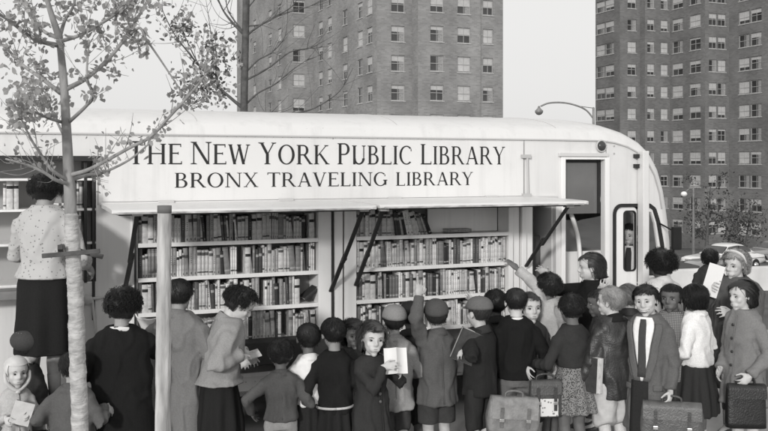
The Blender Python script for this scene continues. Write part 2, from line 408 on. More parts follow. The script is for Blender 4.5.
    if smile > .5:
        m = MB(); m.tube(catmull([(-w*.8,.335,-.262+up*.6), (0,.394,-.275), (w*.8,.335,-.262+up*.6)], 4), [.009,.021,.009], 8, xf=hd); m.build('teeth', mat('tooth', .75, .3), root, True)
    # ---------- hair and hats
    if hair:
        hs = dict(style='short', v=.02, n=420); hs.update(hair); hs['n'] = int(hs['n']*2.1); st = hs['style']; m = MB(); hs.setdefault('fringe', dict(short=.34, wavy=.35, crop=.31, tail=.34).get(st, .29)); hs.setdefault('part', dict(short=(.2,.18,.45), wavy=(.13,.16,.48), bob=(.05,.1,.5)).get(st, (.05,-.2,.5)))
        par = dict(short=(.30,.13,-.28,.05,.05), crop=(.16,.02,-.3,.15,.02), bob=(.95,.16,-.36,.05,.02), wavy=(1.05,.22,-.52,.55,.05), curly=(.7,.34,-.34,1.3,.10), big=(.62,.50,-.30,1.5,.14), neat=(.5,.10,-.32,.12,.03), tail=(.42,.05,-.25,.0,.01))[st]
        ln, vol, ze, cu, li = par; ln = hs.get('len', ln); vol = hs.get('vol', vol); ze = hs.get('zend', ze)
        pts = grow_hair(st, hs['n'], ln, vol, ze, seed, hs['fringe'], cu, li, hs['part'], hs.get('wave', .035 if st == 'wavy' else 0))
        # base mass under the strands
        q = MB(); sc = 1.02+vol*.55; q.ell(CRC, CRR*sc, 36, 24)
        keepF = []
        cut = hs['fringe']
        nv = np.array(q.V); nv = CRC+(nv-CRC)*(1+.05*(1+vol*2)*np.maximum(waves(nv, 16 if cu > .3 else 9, seed), -.1)[:, None])
        for f in q.F:
            c = nv[list(f)].mean(0)
            ok = (c[2] > cut+.035*math.sin(c[0]*13+seed)-.25*max(0, abs(c[0])-.18)) if c[1] > .10 else ((c[2] > .03) if c[1] > -.1 else c[2] > max(-.26, ze))
            if ok: keepF.append(f)
        o = len(m.V); m.V += [tuple(hd(v)) for v in nv]; m.F += [tuple(i+o for i in f) for f in keepF]; m.M += [0]*len(keepF)
        if ln > .8:
            zz = max(ze+.08, -.5)
            m.ell((0, -.17, (zz+.15)/2), (.33+vol*.12, .24+vol*.1, (.15-zz)/2+.03), 20, 14, xf=hd)
            for s in (-1, 1): m.ell((s*(.325+vol*.1), -.10, (zz+.16)/2), (.06+vol*.05, .15, (.16-zz)/2), 12, 10, xf=hd)
        strands_to(m, pts, hs.get('r', .0075), hd, g)
        if st == 'tail':
            for s in (-1, 1): m.tube(catmull([hd((s*.33,-.2,.0)), hd((s*.42,-.22,-.15)), hd((s*.40,-.2,-.45))], 5), [.06*hh,.075*hh,.03*hh], 8)
        m.build('hair', hairm(hs['v']), root, True)
    if hat:
        m = MB(); k = hat['k']; hv = hat['v']
        if k == 'cap':
            sc = np.array((1.16,1.12,1.0)); c0 = CRC+np.array((0,-.02,.07)); rr = CRR*sc
            rings_ = []
            for i in range(9):
                t = i/8*math.pi/2*.97; z = math.sin(t); cx = math.cos(t)**.75
                rings_.append([Vector(c0)+Vector((rr[0]*cx*math.sin(2*math.pi*j/32)*(1+.012*math.cos(8*2*math.pi*j/32)), rr[1]*cx*math.cos(2*math.pi*j/32)*(1+.012*math.cos(8*2*math.pi*j/32)), rr[2]*z-.04*(1-z))) for j in range(32)])
            m.loft(rings_, True, xf=hd)
            o = m.build('cap', cloth(hv), root, True)
            m = MB(); m.ell(c0+np.array((0,0,rr[2]*1.0)), (.035,.035,.02), 10, 6, xf=hd); m.build('cap_button', cloth(hv*.8), o, True)
            m = MB(); m.loft([[Vector((.29*math.sin(t)*(1 if i else .98), .30+(.24*i)*max(0, math.cos(t))+.02*math.cos(t), .20-.06*i+.012*q_)) for t in np.linspace(-1.45, 1.45, 12)] for i, q_ in ((0,0),(1,0),(1,1.2),(0,1.2))], True, xf=hd)
            m.build('brim', cloth(hv*.9), o, False)
        elif k == 'beret':
            m.ell(CRC+np.array((.02,-.1,.20)), (.58,.58,.42), 32, 16, xf=hd); m.ell(CRC+np.array((0,-.02,-.02)), (.42,.48,.24), 24, 10, xf=hd); o = m.build('beret', cloth(hv), root, True)
            m = MB()
            for j in range(22):
                t = 2*math.pi*j/22; m.ell((.02+.40*math.sin(t), -.12+.44*math.cos(t), .60), (.026,.026,.026), 8, 6, xf=hd)
                m.ell((.02+.555*math.sin(t+.1), -.11+.555*math.cos(t+.1), .40), (.022,.022,.022), 8, 6, xf=hd)
            m.build('stud', mat('pale_stud', .26, .3), o, True)
        elif k == 'scarf':
            q = MB(); q.ell(CRC+np.array((0,-.02,.0)), CRR*np.array((1.09,1.10,1.09)), 32, 22); nv = np.array(q.V); nv += .03*waves(nv, 12, seed, (1,.6,1))[:, None]*(nv-CRC)
            F_ = [f for f in q.F if not (nv[list(f)].mean(0)[1] > .16 and nv[list(f)].mean(0)[2] < .30)]
            m.V += [tuple(hd(v)) for v in nv]; m.F += F_; m.M += [0]*len(F_)
            m.tube(catmull([(-.40,.1,.0), (-.34,.18,-.3), (0,.26,-.56), (.34,.18,-.3), (.40,.1,.0)], 5), [.05,.07,.06,.07,.05], 8, xf=hd); m.ell((0,.28,-.6), (.09,.07,.07), 10, 8, xf=hd)
            m.build('headscarf', cotton(hv), root, True)
        elif k == 'band':
            m.tube(catmull([(-.41,-.02,.12), (-.33,.10,.42), (0,.16,.53), (.33,.10,.42), (.41,-.02,.12)], 6), [.05,.06,.065,.06,.05], 10, xf=hd, flat=.6); m.build('headband', pattern_mat('checked_scarf', .6, .2, 40), root, True)
    # ---------- clothes
    def garment_rings(u):
        ez = u.get('ease', .010); hem = u.get('hem', .42); fl = u.get('flare', .125); fl = fl*(.98 if adult else .86); ws = u.get('waist', .104)
        r = [(hem, fl, fl*.86), ((hem+.55)/2, (fl+.112)/2, (fl*.86+.092)/2), (.56, (ws+.108)/2, .088), (.63, ws, .080), (.70, .105, .082), (zs/H-.055, .110, .080), (zs/H-.012, .113, .070), (zs/H+.014, .106, .060), (zs/H+.029, .094, .054), (zs/H+.046, .056, .047), (zs/H+.060, .043, .042)]
        if hem > .52: r = [(hem, fl, fl*.86)]+[q for q in r if q[0] > hem+.02]
        return [(z*H, (ra*wf+ez)*H if z < zs/H+.03 else (ra+ez)*H, (rb*(.86 if not adult else .93)+ez)*H if z < zs/H+.03 else (rb+ez)*H) for z, ra, rb in r]
    def surf(rs, z, th, off=0):
        zz = [q[0] for q in rs]; ra = np.interp(z, zz, [q[1] for q in rs]); rb = np.interp(z, zz, [q[2] for q in rs])
        c, s_ = math.cos(th), math.sin(th); ee = 2.3
        return bend(Vector(((ra+off)*math.copysign(abs(s_)**(2/ee), s_), -(rb+off)*math.copysign(abs(c)**(2/ee), c), z)))
    def patch(rs, z0, z1, t0, t1, off, thick, name, mt, par, nz=10, nt=6):   # a piece of cloth lying on the garment; t can be a function of z
        m = MB(); rows = []
        for i in range(nz+1):
            z = z0+(z1-z0)*i/nz; a0 = t0(i/nz) if callable(t0) else t0; a1 = t1(i/nz) if callable(t1) else t1
            fr = [surf(rs, z, a0+(a1-a0)*j/nt, off+thick) for j in range(nt+1)]; bk = [surf(rs, z, a0+(a1-a0)*j/nt, off-.004) for j in range(nt, -1, -1)]
            rows.append(fr+bk)
        m.loft(rows, True); return m.build(name, mt, par, True)
    def sleeve(m, s, r, end=1.0):
        Sj, E, W = arms[s][:3]; E2_ = E; W2 = E.lerp(W, end)
        pts = [Sj+Vector((-s*.03*H, 0, .002*H)), Sj.lerp(E, .12), Sj.lerp(E, .5), E.lerp(Sj, .15), E+(E-Sj.lerp(W, .5))*.06, E.lerp(W2, .12), E.lerp(W2, .5), E.lerp(W2, .93), W2]
        m.tube(pts, [v*H for v in r], 16, xf=rigid, dome=False)
    if upper:
        u = dict(v=.1, name='coat', sl=1.0); u.update(upper); rs = garment_rings(u); m = MB()
        m.loft([[bend(p) for p in ring(z, ra, rb)] for z, ra, rb in rs])
        bulk = u.get('bulk', 1.0); sr = [v*(bulk*.5+.5)*(.86 if not adult else .95) for v in (.040,.044,.041,.037,.037,.037,.035,.033,.032)]
        if u['sl'] < .6: sr = [.038,.042,.042,.042,.043,.044,.044,.044,.044]
        for s in (-1, 1):
            if u['sl'] > 0: sleeve(m, s, sr, u['sl'])
        me = fuse(m, u['name'], .0105, 4); co = getco(me)
        wv = waves(co, 42, seed, (1,1,.42)); fold = (1-2*np.abs(wv).clip(0, 1))*u.get('crease', .0085)+waves(co, 75, seed+3, (1,1,.8))*.0022+waves(co, 16, seed+9, (1,1,.5))*.004
        th = np.arctan2(co[:, 0], -co[:, 1]); low = np.clip((.60*H-co[:, 2])/(.25*H), 0, 1)
        fold += low*.013*np.sin(th*7+seed+co[:, 2]*3+waves(co, 6, seed)*1.5)*(u.get('drape', 1) if u.get('hem', .42) < .46 else .25)*(np.abs(co[:, 0]) < .16*H)
        for s in (-1, 1):
            Sj, E, W = arms[s][:3]; ec = np.array(rigid(E)); ax = np.array(RL @ (W-Sj).normalized()); dv_ = co-ec; dd = np.linalg.norm(dv_, axis=1)
            if u['sl'] > .9: fold += .0050*np.exp(-(dd/(.062*H))**2)*np.sin(dv_ @ ax*95+waves(co, 30, seed+s)*1.2)
            sc_ = np.array(rigid(Sj)); dv_ = co-sc_; fold += .004*np.exp(-(np.linalg.norm(dv_, axis=1)/(.07*H))**2)*np.sin(dv_ @ np.array((s*.6,.2,.8))*70)
        displace(me, np.maximum(fold, -.0035)); mt = u.get('m') or cloth(u['v']); coat = part(u['name'], me, mt, root)
        if u.get('collar') is not None:
            cv = u['collar']; m = MB(); gap = u.get('gap', .5); cr = u.get('cr', .017)
            kk = cr/.017; rows = []
            for t in np.linspace(gap, 2*math.pi-gap, 26):
                ft = math.cos(t); cw = .0*kk; e_ = (kk-1)*.5; pr_ = [(.040,.060),(.043,.064),(.047,.063),(.060+.016*e_,.040),(.068+.02*e_,.024-.006*e_),(.063+.018*e_,.021-.006*e_),(.044,.046)]
                rows.append([rigid(Vector((ra*H*math.sin(t)*.97, .007*H-ra*H*ft*.90, zs+(rz_-.016*ft)*H))) for ra, rz_ in pr_])
            m.loft(rows, True); m.build('collar', u.get('cm') or (cloth(cv) if cv < .5 else cotton(cv)), coat if cv == u['v'] else root, True)
        zt_ = zs+.05*H
        if u.get('buttons'):
            m = MB(); n = u['buttons']; zb = max(u.get('hem', .42)+.1, .56)*H
            for i in range(n):
                for dx in ((-.16,.16) if u.get('double') else (.02,)):
                    p = surf(rs, zb+(zs-.02*H-zb)*i/max(1, n-1), dx, .010); m.ell(p, (.011,.007,.011), 10, 6)
            m.build('button', mat('button', u.get('bv', .03), .3), coat, True)
            patch(rs, u.get('hem', .42)*H+.01, zt_-.02*H, .09, .125, .002, .004, 'front_edge', mt, coat, 14, 2)
        if u.get('shirt') is not None:          # open front with shirt and tie
            V1 = u.get('vz', .52)*H; wd = u.get('vw', .55)
            patch(rs, V1, zt_, lambda t: -.03-wd*t**1.2*(1-.35*t), lambda t: .03+wd*t**1.2*(1-.35*t), .011, .004, 'shirt', cotton(u['shirt']), root, 14, 8)
            if u.get('tie') is not None: patch(rs, V1+.02*H, zs+.040*H, lambda t: -.13+.02*t, lambda t: .13-.02*t, .018, .005, 'tie', cloth(u['tie']), root, 10, 4)
            if u.get('inner') is not None: patch(rs, u.get('hem', .42)*H-.02, V1, -.42, .24, .014, .004, 'open_front', cloth(u['inner']), root, 10, 4)
            for s in (-1, 1): patch(rs, V1, zt_-.03*H, lambda t: s*(.05+wd*t**1.2*(1-.35*t)), lambda t: s*(.30+(wd+.1)*t*(1-.25*t)), .014, .006, 'lapel', mt, coat, 12, 5)
        if u.get('pockets'):
            for s in (-1, 1): patch(rs, .47*H, .50*H, s*.45, s*.95, .006, .006, 'pocket_flap', mt, coat, 3, 5)
        if u.get('belt') is not None: patch(rs, u.get('bz', .575)*H, u.get('bz', .575)*H+.012*H, -math.pi, math.pi, .010, .004, 'belt', cotton(u['belt']) if u['belt'] > .3 else leather(u['belt']), root, 2, 40)
        if u.get('seam'): patch(rs, u.get('hem', .42)*H+.02, zs+.02*H, math.pi-.012, math.pi+.012, .001, .003, 'back_seam', mt, coat, 16, 1)
        if u.get('cuff') is not None:
            m = MB()
            for s in (-1, 1):
                Sj, E, W = arms[s][:3]; m.tube([E.lerp(W, .95), E.lerp(W, 1.03)], [.030*H,.029*H], 14, xf=rigid, dome=False)
            m.build('cuff', cotton(u['cuff']), root, True)
    if lower:
        lo = dict(k='skirt', v=.04, hem=.26, flare=.15); lo.update(lower); mt = lo.get('m') or cloth(lo['v']); m = MB(); tp = lo.get('top', .62)
        if lo['k'] == 'skirt':
            fl = lo['flare']; fl = min(fl, upper.get('flare', .125)-.035) if upper and upper.get('hem', .42) < .46 else fl; fl *= .5+.5*wf; rr = [(lo['hem'],fl,fl*.9), (lo['hem']*.6+.4*.52,(fl*.6+.115*.4),(fl*.55+.1*.4)), (.53,.112*(wf+.08),.092*.92), (tp,.094*(wf+.06),.074*.95)]
            m.loft([ring(z*H, ra*H, rb*H) for z, ra, rb in rr], xf=bend); me = fuse(m, 'skirt', .0105, 3); co = getco(me)
            th = np.arctan2(co[:, 0], -co[:, 1]); low = np.clip((.60*H-co[:, 2])/(.25*H), 0, 1)
            displace(me, low*.012*np.sin(th*lo.get('pleats', 11)+seed)+waves(co, 40, seed, (1,1,.3))*.003); part('skirt', me, mt, root)
        else:
            hm = lo.get('hem', .05) if lo['k'] == 'trousers' else lo.get('hem', .3)
            m.loft([ring(z*H, ra*H, rb*H) for z, ra, rb in ((.455,.098*(wf+.08),.075),(.53,.108*(wf+.06),.082),(tp,.092*(wf+.06),.070))], xf=bend)
            for s in (-1, 1):
                x = s*.048*H; kk = [(x,0,.5*H), (x*1.05,-.006*H,.28*H), (x*1.08,.006*H,hm*H)]
                if lo['k'] == 'shorts': kk = [(x,0,.5*H), (x*1.05,-.003*H,.4*H), (x*1.1,-.004*H,hm*H)]
                m.tube(kk, [lo.get('bulk', 1)*v_*H for v_ in (.056,.049,.044)] if lo['k'] == 'trousers' else [.062*H,.060*H,.060*H], 16, dome=False)
            me = fuse(m, lo['k'], .0105, 3); co = getco(me); wv = waves(co, 38, seed, (1,1,.6)); displace(me, (1-2*np.abs(wv).clip(0, 1))*.005); part(lo['k'], me, mt, root)
    for s in (-1, 1):
        x = s*.048*H
        if sock is not None:
            m = MB(); m.tube([(x*1.08,.008*H,.05*H), (x*1.06,.010*H,.15*H)], [.0235*H,.029*H], 12, dome=False); m.build('sock', cotton(sock), root, True)
        m = MB()
        prof = [(-.032,.020,.030),(-.02,.026,.055),(.0,.027,.058),(.03,.027,.045),(.07,.030,.034),(.10,.028,.028),(.118,.014,.016)]
        m.loft([[Vector((x*(1.08+.14*q/.118 if q > 0 else 1.08)+ww*H*math.copysign(abs(math.cos(t))**.8, math.cos(t)), -q*H, max(.0, (hz*.5+hz*.5*math.sin(t)))*H)) for t in np.linspace(0, 2*math.pi, 14, endpoint=False)] for q, ww, hz in prof])
        m.build('shoe', leather(shoes), root, True)
    return dict(root=root, world=world, arms={s: dict(hand=world(rigid(v[3])), dir=Rz @ RL @ v[4], palm=Rz @ RL @ v[5]) for s, v in arms.items()}, Y=Y, loc=loc, hd=lambda p: world(hd(p)))
# ---------------------------------------------------------------- the bookmobile
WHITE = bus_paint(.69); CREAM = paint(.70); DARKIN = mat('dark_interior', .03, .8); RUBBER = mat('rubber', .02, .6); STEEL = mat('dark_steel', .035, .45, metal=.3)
bus = empty('bookmobile', (0, Y0, 0), TH)
tag(bus, 'white rounded travelling library bus with lettering and open book shelves along its side', 'bookmobile')
ub, ZE = bu(100)-4.2, 2.60
seam = [(ub, ZE), (bu(300), 2.602), (bu(560), 2.60)]
for px, py in ((600,139.5),(614,141.5),(627,145.5),(638,151.5),(647,160.5),(654,174),(659,192),(662.5,215),(665.5,242),(667,275)): seam.append((bu(px), bz(px, py)))
uf = seam[-1][0]; seam += [(uf+.01, 1.0), (uf, .52)]
def rect(u0, u1, z0, z1, r=0.0, n=5):
    if not r: return [(u0,z0),(u1,z0),(u1,z1),(u0,z1)]
    out = []
    for cx, cz, a0 in ((u1-r,z0+r,-90),(u1-r,z1-r,0),(u0+r,z1-r,90),(u0+r,z0+r,180)):
        for k in range(n+1): t = R(a0+90*k/n); out.append((cx+r*math.cos(t), cz+r*math.sin(t)))
    return out
def wall_poly(name, outer, holes, v, depth, m, parent):     # flat sheet with openings whose reveals are real
    loops = [[Vector((u, z, 0)) for u, z in l] for l in [outer]+holes]
    tris = geometry.tessellate_polygon(loops); flat = [p for l in loops for p in l]; mb = MB()
    mb.add([(p.x, v, p.y) for p in flat], [tuple(t) for t in tris])
    for l in loops[1:]:
        n = len(l); mb.add([(p.x, v, p.y) for p in l]+[(p.x, v+depth, p.y) for p in l], [(i, (i+1) % n, n+(i+1) % n, n+i) for i in range(n)])
    return mb.build(name, m, parent)
H1 = rect(bu(-70), bu(96), 1.48, 2.40); H2 = rect(bu(131), bu(556), .68, 2.035)
H3 = rect(bu(564.5), bu(604), .62, bz(584,159.5)); H4 = [(bu(664),bz(640,300)),(bu(662),bz(655,246)),(bu(658),bz(655,222)),(bu(654),bz(652,209)),(bu(649),bz(650,205))]+[(bu(614)+.08*(1-math.sin(t)), bz(636,205)-.08*(1-math.cos(t))) for t in np.linspace(0, math.pi/2, 6)]+[(bu(614),bz(640,300))]
side = wall_poly('side_wall', [(ub,.52)]+seam[:-1]+[(uf,.52)], [H1, H2, H3, H4], 0, .05, WHITE, bus)
FW = (bu(581.5, 2.33), bu(603, 2.33), bz(592,251,2.33), bz(592,217,2.33)); HF = rect(*FW, .07); HG = rect(bu(606, 2.33), bu(650, 2.33), bz(630,262,2.33), bz(630,205,2.33), .06)
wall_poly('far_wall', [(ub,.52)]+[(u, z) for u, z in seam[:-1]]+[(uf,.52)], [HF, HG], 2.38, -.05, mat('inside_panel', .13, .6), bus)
# roof and rounded nose: one shell between the two side seams
m = MB(); rows = []
P = [Vector((u, z)) for u, z in seam]
dense = []
for i in range(len(P)-1):
    k = 14 if i < 2 else 3
    dense += [P[i].lerp(P[i+1], j/k) for j in range(k)]
dense.append(P[-1])
nx = len(dense); NV = 21
for i, p in enumerate(dense):
    t = (dense[min(i+1, nx-1)]-dense[max(i-1, 0)]).normalized(); nr = Vector((-t.y, t.x)); rows.append([])
    for j in range(NV):
        q = math.pi*j/(NV-1); v = 1.19*(1-math.copysign(abs(math.cos(q))**1.25, math.cos(q))); o = p+nr*(.245*math.sin(q)**.75)
        rows[-1].append((o.x, v, o.y))
m.add([v for r in rows for v in r], [(i*NV+j, (i+1)*NV+j, (i+1)*NV+j+1, i*NV+j+1) for i in range(nx-1) for j in range(NV-1) if not (rows[i][j][0] > bu(640) and 1.42 < rows[i][j][2] < 2.12 and 4 <= j <= NV-6 and j != NV//2)])
m.build('roof_shell', WHITE, bus, True)
m = MB()
for i in range(len(dense)-1):
    a, b = dense[i], dense[i+1]
    if b.y > 1.9: m.bar((a.x,-.006,a.y-.012), (b.x,-.006,b.y-.012), .012, .016, (0,1,0))
m.build('rain_gutter', paint(.45), bus)
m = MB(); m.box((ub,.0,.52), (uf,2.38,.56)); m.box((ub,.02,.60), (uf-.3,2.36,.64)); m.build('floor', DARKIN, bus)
m = MB(); m.box((ub,-.0,.52), (ub+.04,2.38,2.6)); m.build('rear_wall', CREAM, bus)
m = MB(); m.box((bu(557)-.02,.06,.64), (bu(557)+.01,.40,2.4)); m.build('partition', CREAM, bus)
# panel joints of the upper side
m = MB()
for px, y0, y1 in ((524,139,197),(333,137,140),(98,150,205),(606,150,203)): m.box((bu(px)-.003,-.003,bz(px,y1)), (bu(px)+.003,.0,bz(px,y0)))
m.build('panel_joint', paint(.25), bus)
zs_b = 2.068
m = MB()
for k in range(120):
    u = ub+.06+k*.075
    if u < bu(612): m.ell((u,-.001,ZE-.016), (.0055,.003,.0055), 6, 4)
    if u < bu(556): m.ell((u,-.001,.63), (.0055,.003,.0055), 6, 4)
kind(m.build('rivet_row', paint(.42), bus), 'stuff')
m = MB()
for u in (bu(200), bu(395), bu(560)):
    for j in range(2, NV-3):
        i = min(range(nx), key=lambda q: abs(dense[q].x-u)); a_, b_ = Vector(rows[i][j]), Vector(rows[i][j+1]); m.bar(a_+Vector((0,-.001,.001)), b_+Vector((0,-.001,.001)), .006, .004, (1,0,0))
m.build('roof_joint', paint(.5), bus)
m = MB(); m.box((bu(103),-.010,zs_b+.012), (bu(523),.0,ZE-.03)); sign = m.build('sign_panel', WHITE, bus, bevel=.004)
m = MB(); m.box((bu(100),-.035,zs_b-.012), (bu(556),-.001,zs_b+.010)); m.build('hinge_rail', paint(.6), bus, bevel=.004)
# ---- lettering (own glyphs: thick and thin strokes with serifs)
TK, TN = .148, .060
class Glyph:
    def __init__(s): s.p = []
    def st(s, x0, y0, x1, y1, w): s.p.append([(x0-w/2,y0),(x0+w/2,y0),(x1+w/2,y1),(x1-w/2,y1)])
    def hb(s, x0, x1, y, t): s.p.append([(x0,y-t/2),(x1,y-t/2),(x1,y+t/2),(x0,y+t/2)])
    def sf(s, x, y, w=.15):
        if y > .5: s.p.append([(x-w,1),(x-w,.975),(x-w*.45,.945),(x+w*.45,.945),(x+w,.975),(x+w,1)])
        else: s.p.append([(x+w,0),(x+w,.025),(x+w*.45,.055),(x-w*.45,.055),(x-w,.025),(x-w,0)])
    def vs(s, x, y, t, d=1): s.p.append([(x-t/2,y),(x+t/2,y),(x+t*.35,y+d*.13),(x-t*.35,y+d*.13)])
    def arc(s, cx, cy, rx, ry, a0, a1, wx=TK, wy=TN, n=22):
        for k in range(n):
            t, u = R(a0+(a1-a0)*k/n), R(a0+(a1-a0)*(k+1)/n); s.p.append([(cx+(rx-wx)*math.cos(t),cy+(ry-wy)*math.sin(t)),(cx+rx*math.cos(t),cy+ry*math.sin(t)),(cx+rx*math.cos(u),cy+ry*math.sin(u)),(cx+(rx-wx)*math.cos(u),cy+(ry-wy)*math.sin(u))])
def glyph(c):
    g = Glyph()
    def I(x, top=1, bot=1, w=TK):
        g.st(x, 0, x, 1, w)
        if bot: g.sf(x, 0)
        if top: g.sf(x, 1)
    if c == 'I': I(.15); return g.p, .30
    if c == 'T': I(.40, 0); g.hb(.0,.80,.975,TN); g.vs(.025,.85,.06); g.vs(.775,.85,.06); return g.p, .80
    if c == 'H': I(.15); I(.80); g.hb(.15,.80,.52,TN); return g.p, .95
    if c == 'E': I(.15); g.hb(.15,.66,.975,TN); g.hb(.15,.70,.025,TN); g.hb(.15,.52,.54,TN); g.vs(.64,.85,.055); g.vs(.68,.02,.055); g.vs(.51,.475,.05); return g.p, .72
    if c == 'L': I(.15); g.hb(.15,.66,.025,TN); g.vs(.64,.02,.055); return g.p, .68
    if c == 'N': I(.14,1,1,TN); I(.84,1,0,TN); g.st(.16,1,.82,0,TK); return g.p, .96
    if c == 'W':
        for a, b, w in ((.10,.34,TK),(.60,.34,TN),(.56,.82,TK),(1.06,.82,TN)): g.st(a,1,b,0,w)
        for x in (.10,.58,1.06): g.sf(x,1,.12)
        return g.p, 1.16
    if c == 'V': g.st(.12,1,.44,0,TK); g.st(.76,1,.44,0,TN); g.sf(.12,1); g.sf(.76,1,.12); return g.p, .88
    if c == 'Y': g.st(.12,1,.42,.46,TK); g.st(.74,1,.43,.46,TN); g.st(.42,0,.42,.48,TK); g.sf(.12,1); g.sf(.74,1,.12); g.sf(.42,0); return g.p, .86
    if c == 'A': g.st(.14,0,.45,1,TN); g.st(.80,0,.46,1,TK); g.hb(.24,.68,.33,TN); g.sf(.14,0,.12); g.sf(.80,0,.14); return g.p, .92
    if c == 'X': g.st(.14,1,.76,0,TK); g.st(.74,1,.14,0,TN); g.sf(.14,1); g.sf(.74,1,.12); g.sf(.14,0,.12); g.sf(.76,0,.14); return g.p, .90
    if c == 'K': I(.15); g.st(.72,1,.20,.42,TN); g.st(.34,.56,.78,0,TK); g.sf(.72,1,.12); g.sf(.78,0,.13); return g.p, .90
    if c == 'O': g.arc(.47,.5,.46,.515,0,360,TK,TN*.9,40); return g.p, .94
    if c == 'C': g.arc(.47,.5,.46,.515,48,312,TK,TN,34); g.vs(.775,.72,.06); return g.p, .84
    if c == 'G': g.arc(.47,.5,.46,.515,48,318,TK,TN,34); g.vs(.775,.72,.06); g.st(.80,.08,.80,.42,TK); g.sf(.80,.99,.0) if False else g.hb(.66,.94,.42,TN); return g.p, .96
    if c == 'P': I(.15,1); g.hb(.15,.42,.975,TN); g.hb(.15,.42,.47,TN); g.arc(.40,.722,.28,.277,-90,90,TK*.95,TN); return g.p, .72
    if c == 'R': I(.15,1); g.hb(.15,.42,.975,TN); g.hb(.15,.46,.49,TN); g.arc(.40,.732,.27,.267,-90,90,TK*.95,TN); g.st(.44,.49,.80,0,TK); g.sf(.82,0,.10); return g.p, .88
    if c == 'B': I(.15,1); g.hb(.15,.42,.975,TN); g.hb(.15,.46,.53,TN); g.hb(.15,.44,.025,TN); g.arc(.38,.764,.25,.236,-90,90,TK*.9,TN); g.arc(.42,.268,.29,.268,-90,90,TK,TN); return g.p, .76
    if c == 'U': I(.15,1,0); I(.74,1,0,TN) if False else g.st(.74,.3,.74,1,TN); g.sf(.74,1,.12); g.arc(.443,.32,.355,.335,180,360,TK,TN*1.2); return g.p, .88
INK = mat('black_lettering', .018, .45, .1)
def word(txt, px0, px1, zb, capz, first):
    sizes = [first if i == 0 else 1.0 for i in range(len(txt))]
    gl = [glyph(c) for c in txt]; gap = .10
    wid = sum(g[1]*sz for g, sz in zip(gl, sizes))+gap*(len(txt)-1)
    u0, u1 = bu(px0), bu(px1); k = (u1-u0)/wid; x = u0; mb = MB(); q = 0
    for (ps, w), sz in zip(gl, sizes):
        for p in ps:
            d = .0115+.00003*(q % 60); q += 1; n = len(p)
            V = [(x+a*sz*k, -d, zb+b*sz*capz) for a, b in p]
            mb.add(V, [tuple(range(n))])
        x += (w*sz+gap)*k
    return mb
zb1, zb2 = 2.364, 2.183
for txt, a, b in (('THE',127,182),('NEW',190.5,249.5),('YORK',258.5,329),('PUBLIC',337,411.5),('LIBRARY',420,504.5)):
    word(txt, a, b, zb1, .157, 1.11).build('lettering', INK, sign)
for txt, a, b in (('BRONX',174.5,258),('TRAVELING',267,387),('LIBRARY',395.5,472.5)):
    word(txt, a, b, zb2, .114, 1.0).build('lettering', INK, sign)
# ---- lifted flaps with their struts
def flap(px0, px1, dz):
    u0, u1 = bu(px0, -.86), bu(px1, -.86); m = MB(); r = []
    for v, za, zb in ((-.03, .000, -.032), (-.60, -.004, -.036), (-.80, -.008, -.040), (-.845, -.012, -.040), (-.86, -.022, -.036)):
        r.append([(u0,v,zs_b+dz+za),(u1-(.05 if v < -.85 else .012 if v < -.82 else 0),v,zs_b+dz+za),(u1-(.05 if v < -.85 else .012 if v < -.82 else 0),v,zs_b+dz+zb),(u0,v,zs_b+dz+zb)])
    m.loft(r); o = m.build('flap', WHITE, bus, bevel=.005)
    m = MB(); m.box((u0+.05,-.80,zs_b+dz-.052), (u1-.06,-.08,zs_b+dz-.0405)); m.build('flap_underside', mat('dark_underside', .05, .7), o)  # near-black sheet along the underside of the flap
    m = MB(); m.box((u0+.03,-.868,zs_b+dz-.040), (u1-.07,-.862,zs_b+dz-.026)); m.build('flap_edge', mat('scuffed_edge', .42, .5, .75, 7, .3, 40, stretch=(1,1,3)), o, bevel=.002)
    for v in (.25, .75): 
        m = MB(); ux = u0+(u1-u0)*v; m.box((ux-.06,-.05,zs_b-.004+dz), (ux+.06,-.012,zs_b+.020)); m.build('hinge', paint(.5), o, bevel=.003)
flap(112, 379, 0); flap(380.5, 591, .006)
for px0, px1, y1 in ((383,355,285),(363,330,291),(568,525,266),(137,125,287)):
    a = Vector((bu(px0,-.78), -.78, zs_b-.05)); b = Vector((bu(px1,.0), -.02, bz(px1,y1))); m = MB()
    mid = a.lerp(b, .60)+Vector((0,0,-.012)); m.bar(a, mid, .030, .014, (0,1,0)); m.bar(mid+Vector((.02,0,.06)), b, .034, .014, (0,1,0.01)); m.ell(mid+Vector((.01,-.01,.03)), (.022,.016,.022), 10, 8)
    m.build('strut', STEEL, bus)
    m = MB(); m.box((a.x-.035,-.82,zs_b-.056), (a.x+.035,-.76,zs_b-.030)); m.build('strut_bracket', paint(.35), bus, bevel=.004)
# ---- shelving
SH = [1.757, 1.492, 1.226, .960, .70]
FR = bus_paint(.84); BACK = mat('shaded_back', .22, .7)  # back tone carries the shade behind the books, painted into its colour
def bay(px0, px1, zz, v1=.24, back=BACK, top=2.03, bottom=.69):
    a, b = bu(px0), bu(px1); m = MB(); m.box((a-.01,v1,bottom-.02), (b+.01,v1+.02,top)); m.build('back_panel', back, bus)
    for z in zz:
        m = MB(); m.box((a,-.004,z-.020), (b,v1-.001,z)); sh = m.build('shelf', FR, bus, bevel=.003)
        m = MB(); m.box((a,-.012,z-.028), (b,-.0045,z+.004)); m.build('shelf_edge', FR, sh, bevel=.002)
    return a, b
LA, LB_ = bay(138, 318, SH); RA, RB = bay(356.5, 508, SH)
for x0, x1, v0, v1 in ((131,134.5,-.01,.30),(135,138,.01,.28),(318,331,-.012,.28),(332.5,342,-.02,.28),(344.5,356.5,.0,.28)):
    m = MB(); m.box((bu(x0),v0,.68), (bu(x1),v1,2.034)); m.build('bay_post', FR, bus, bevel=.004)
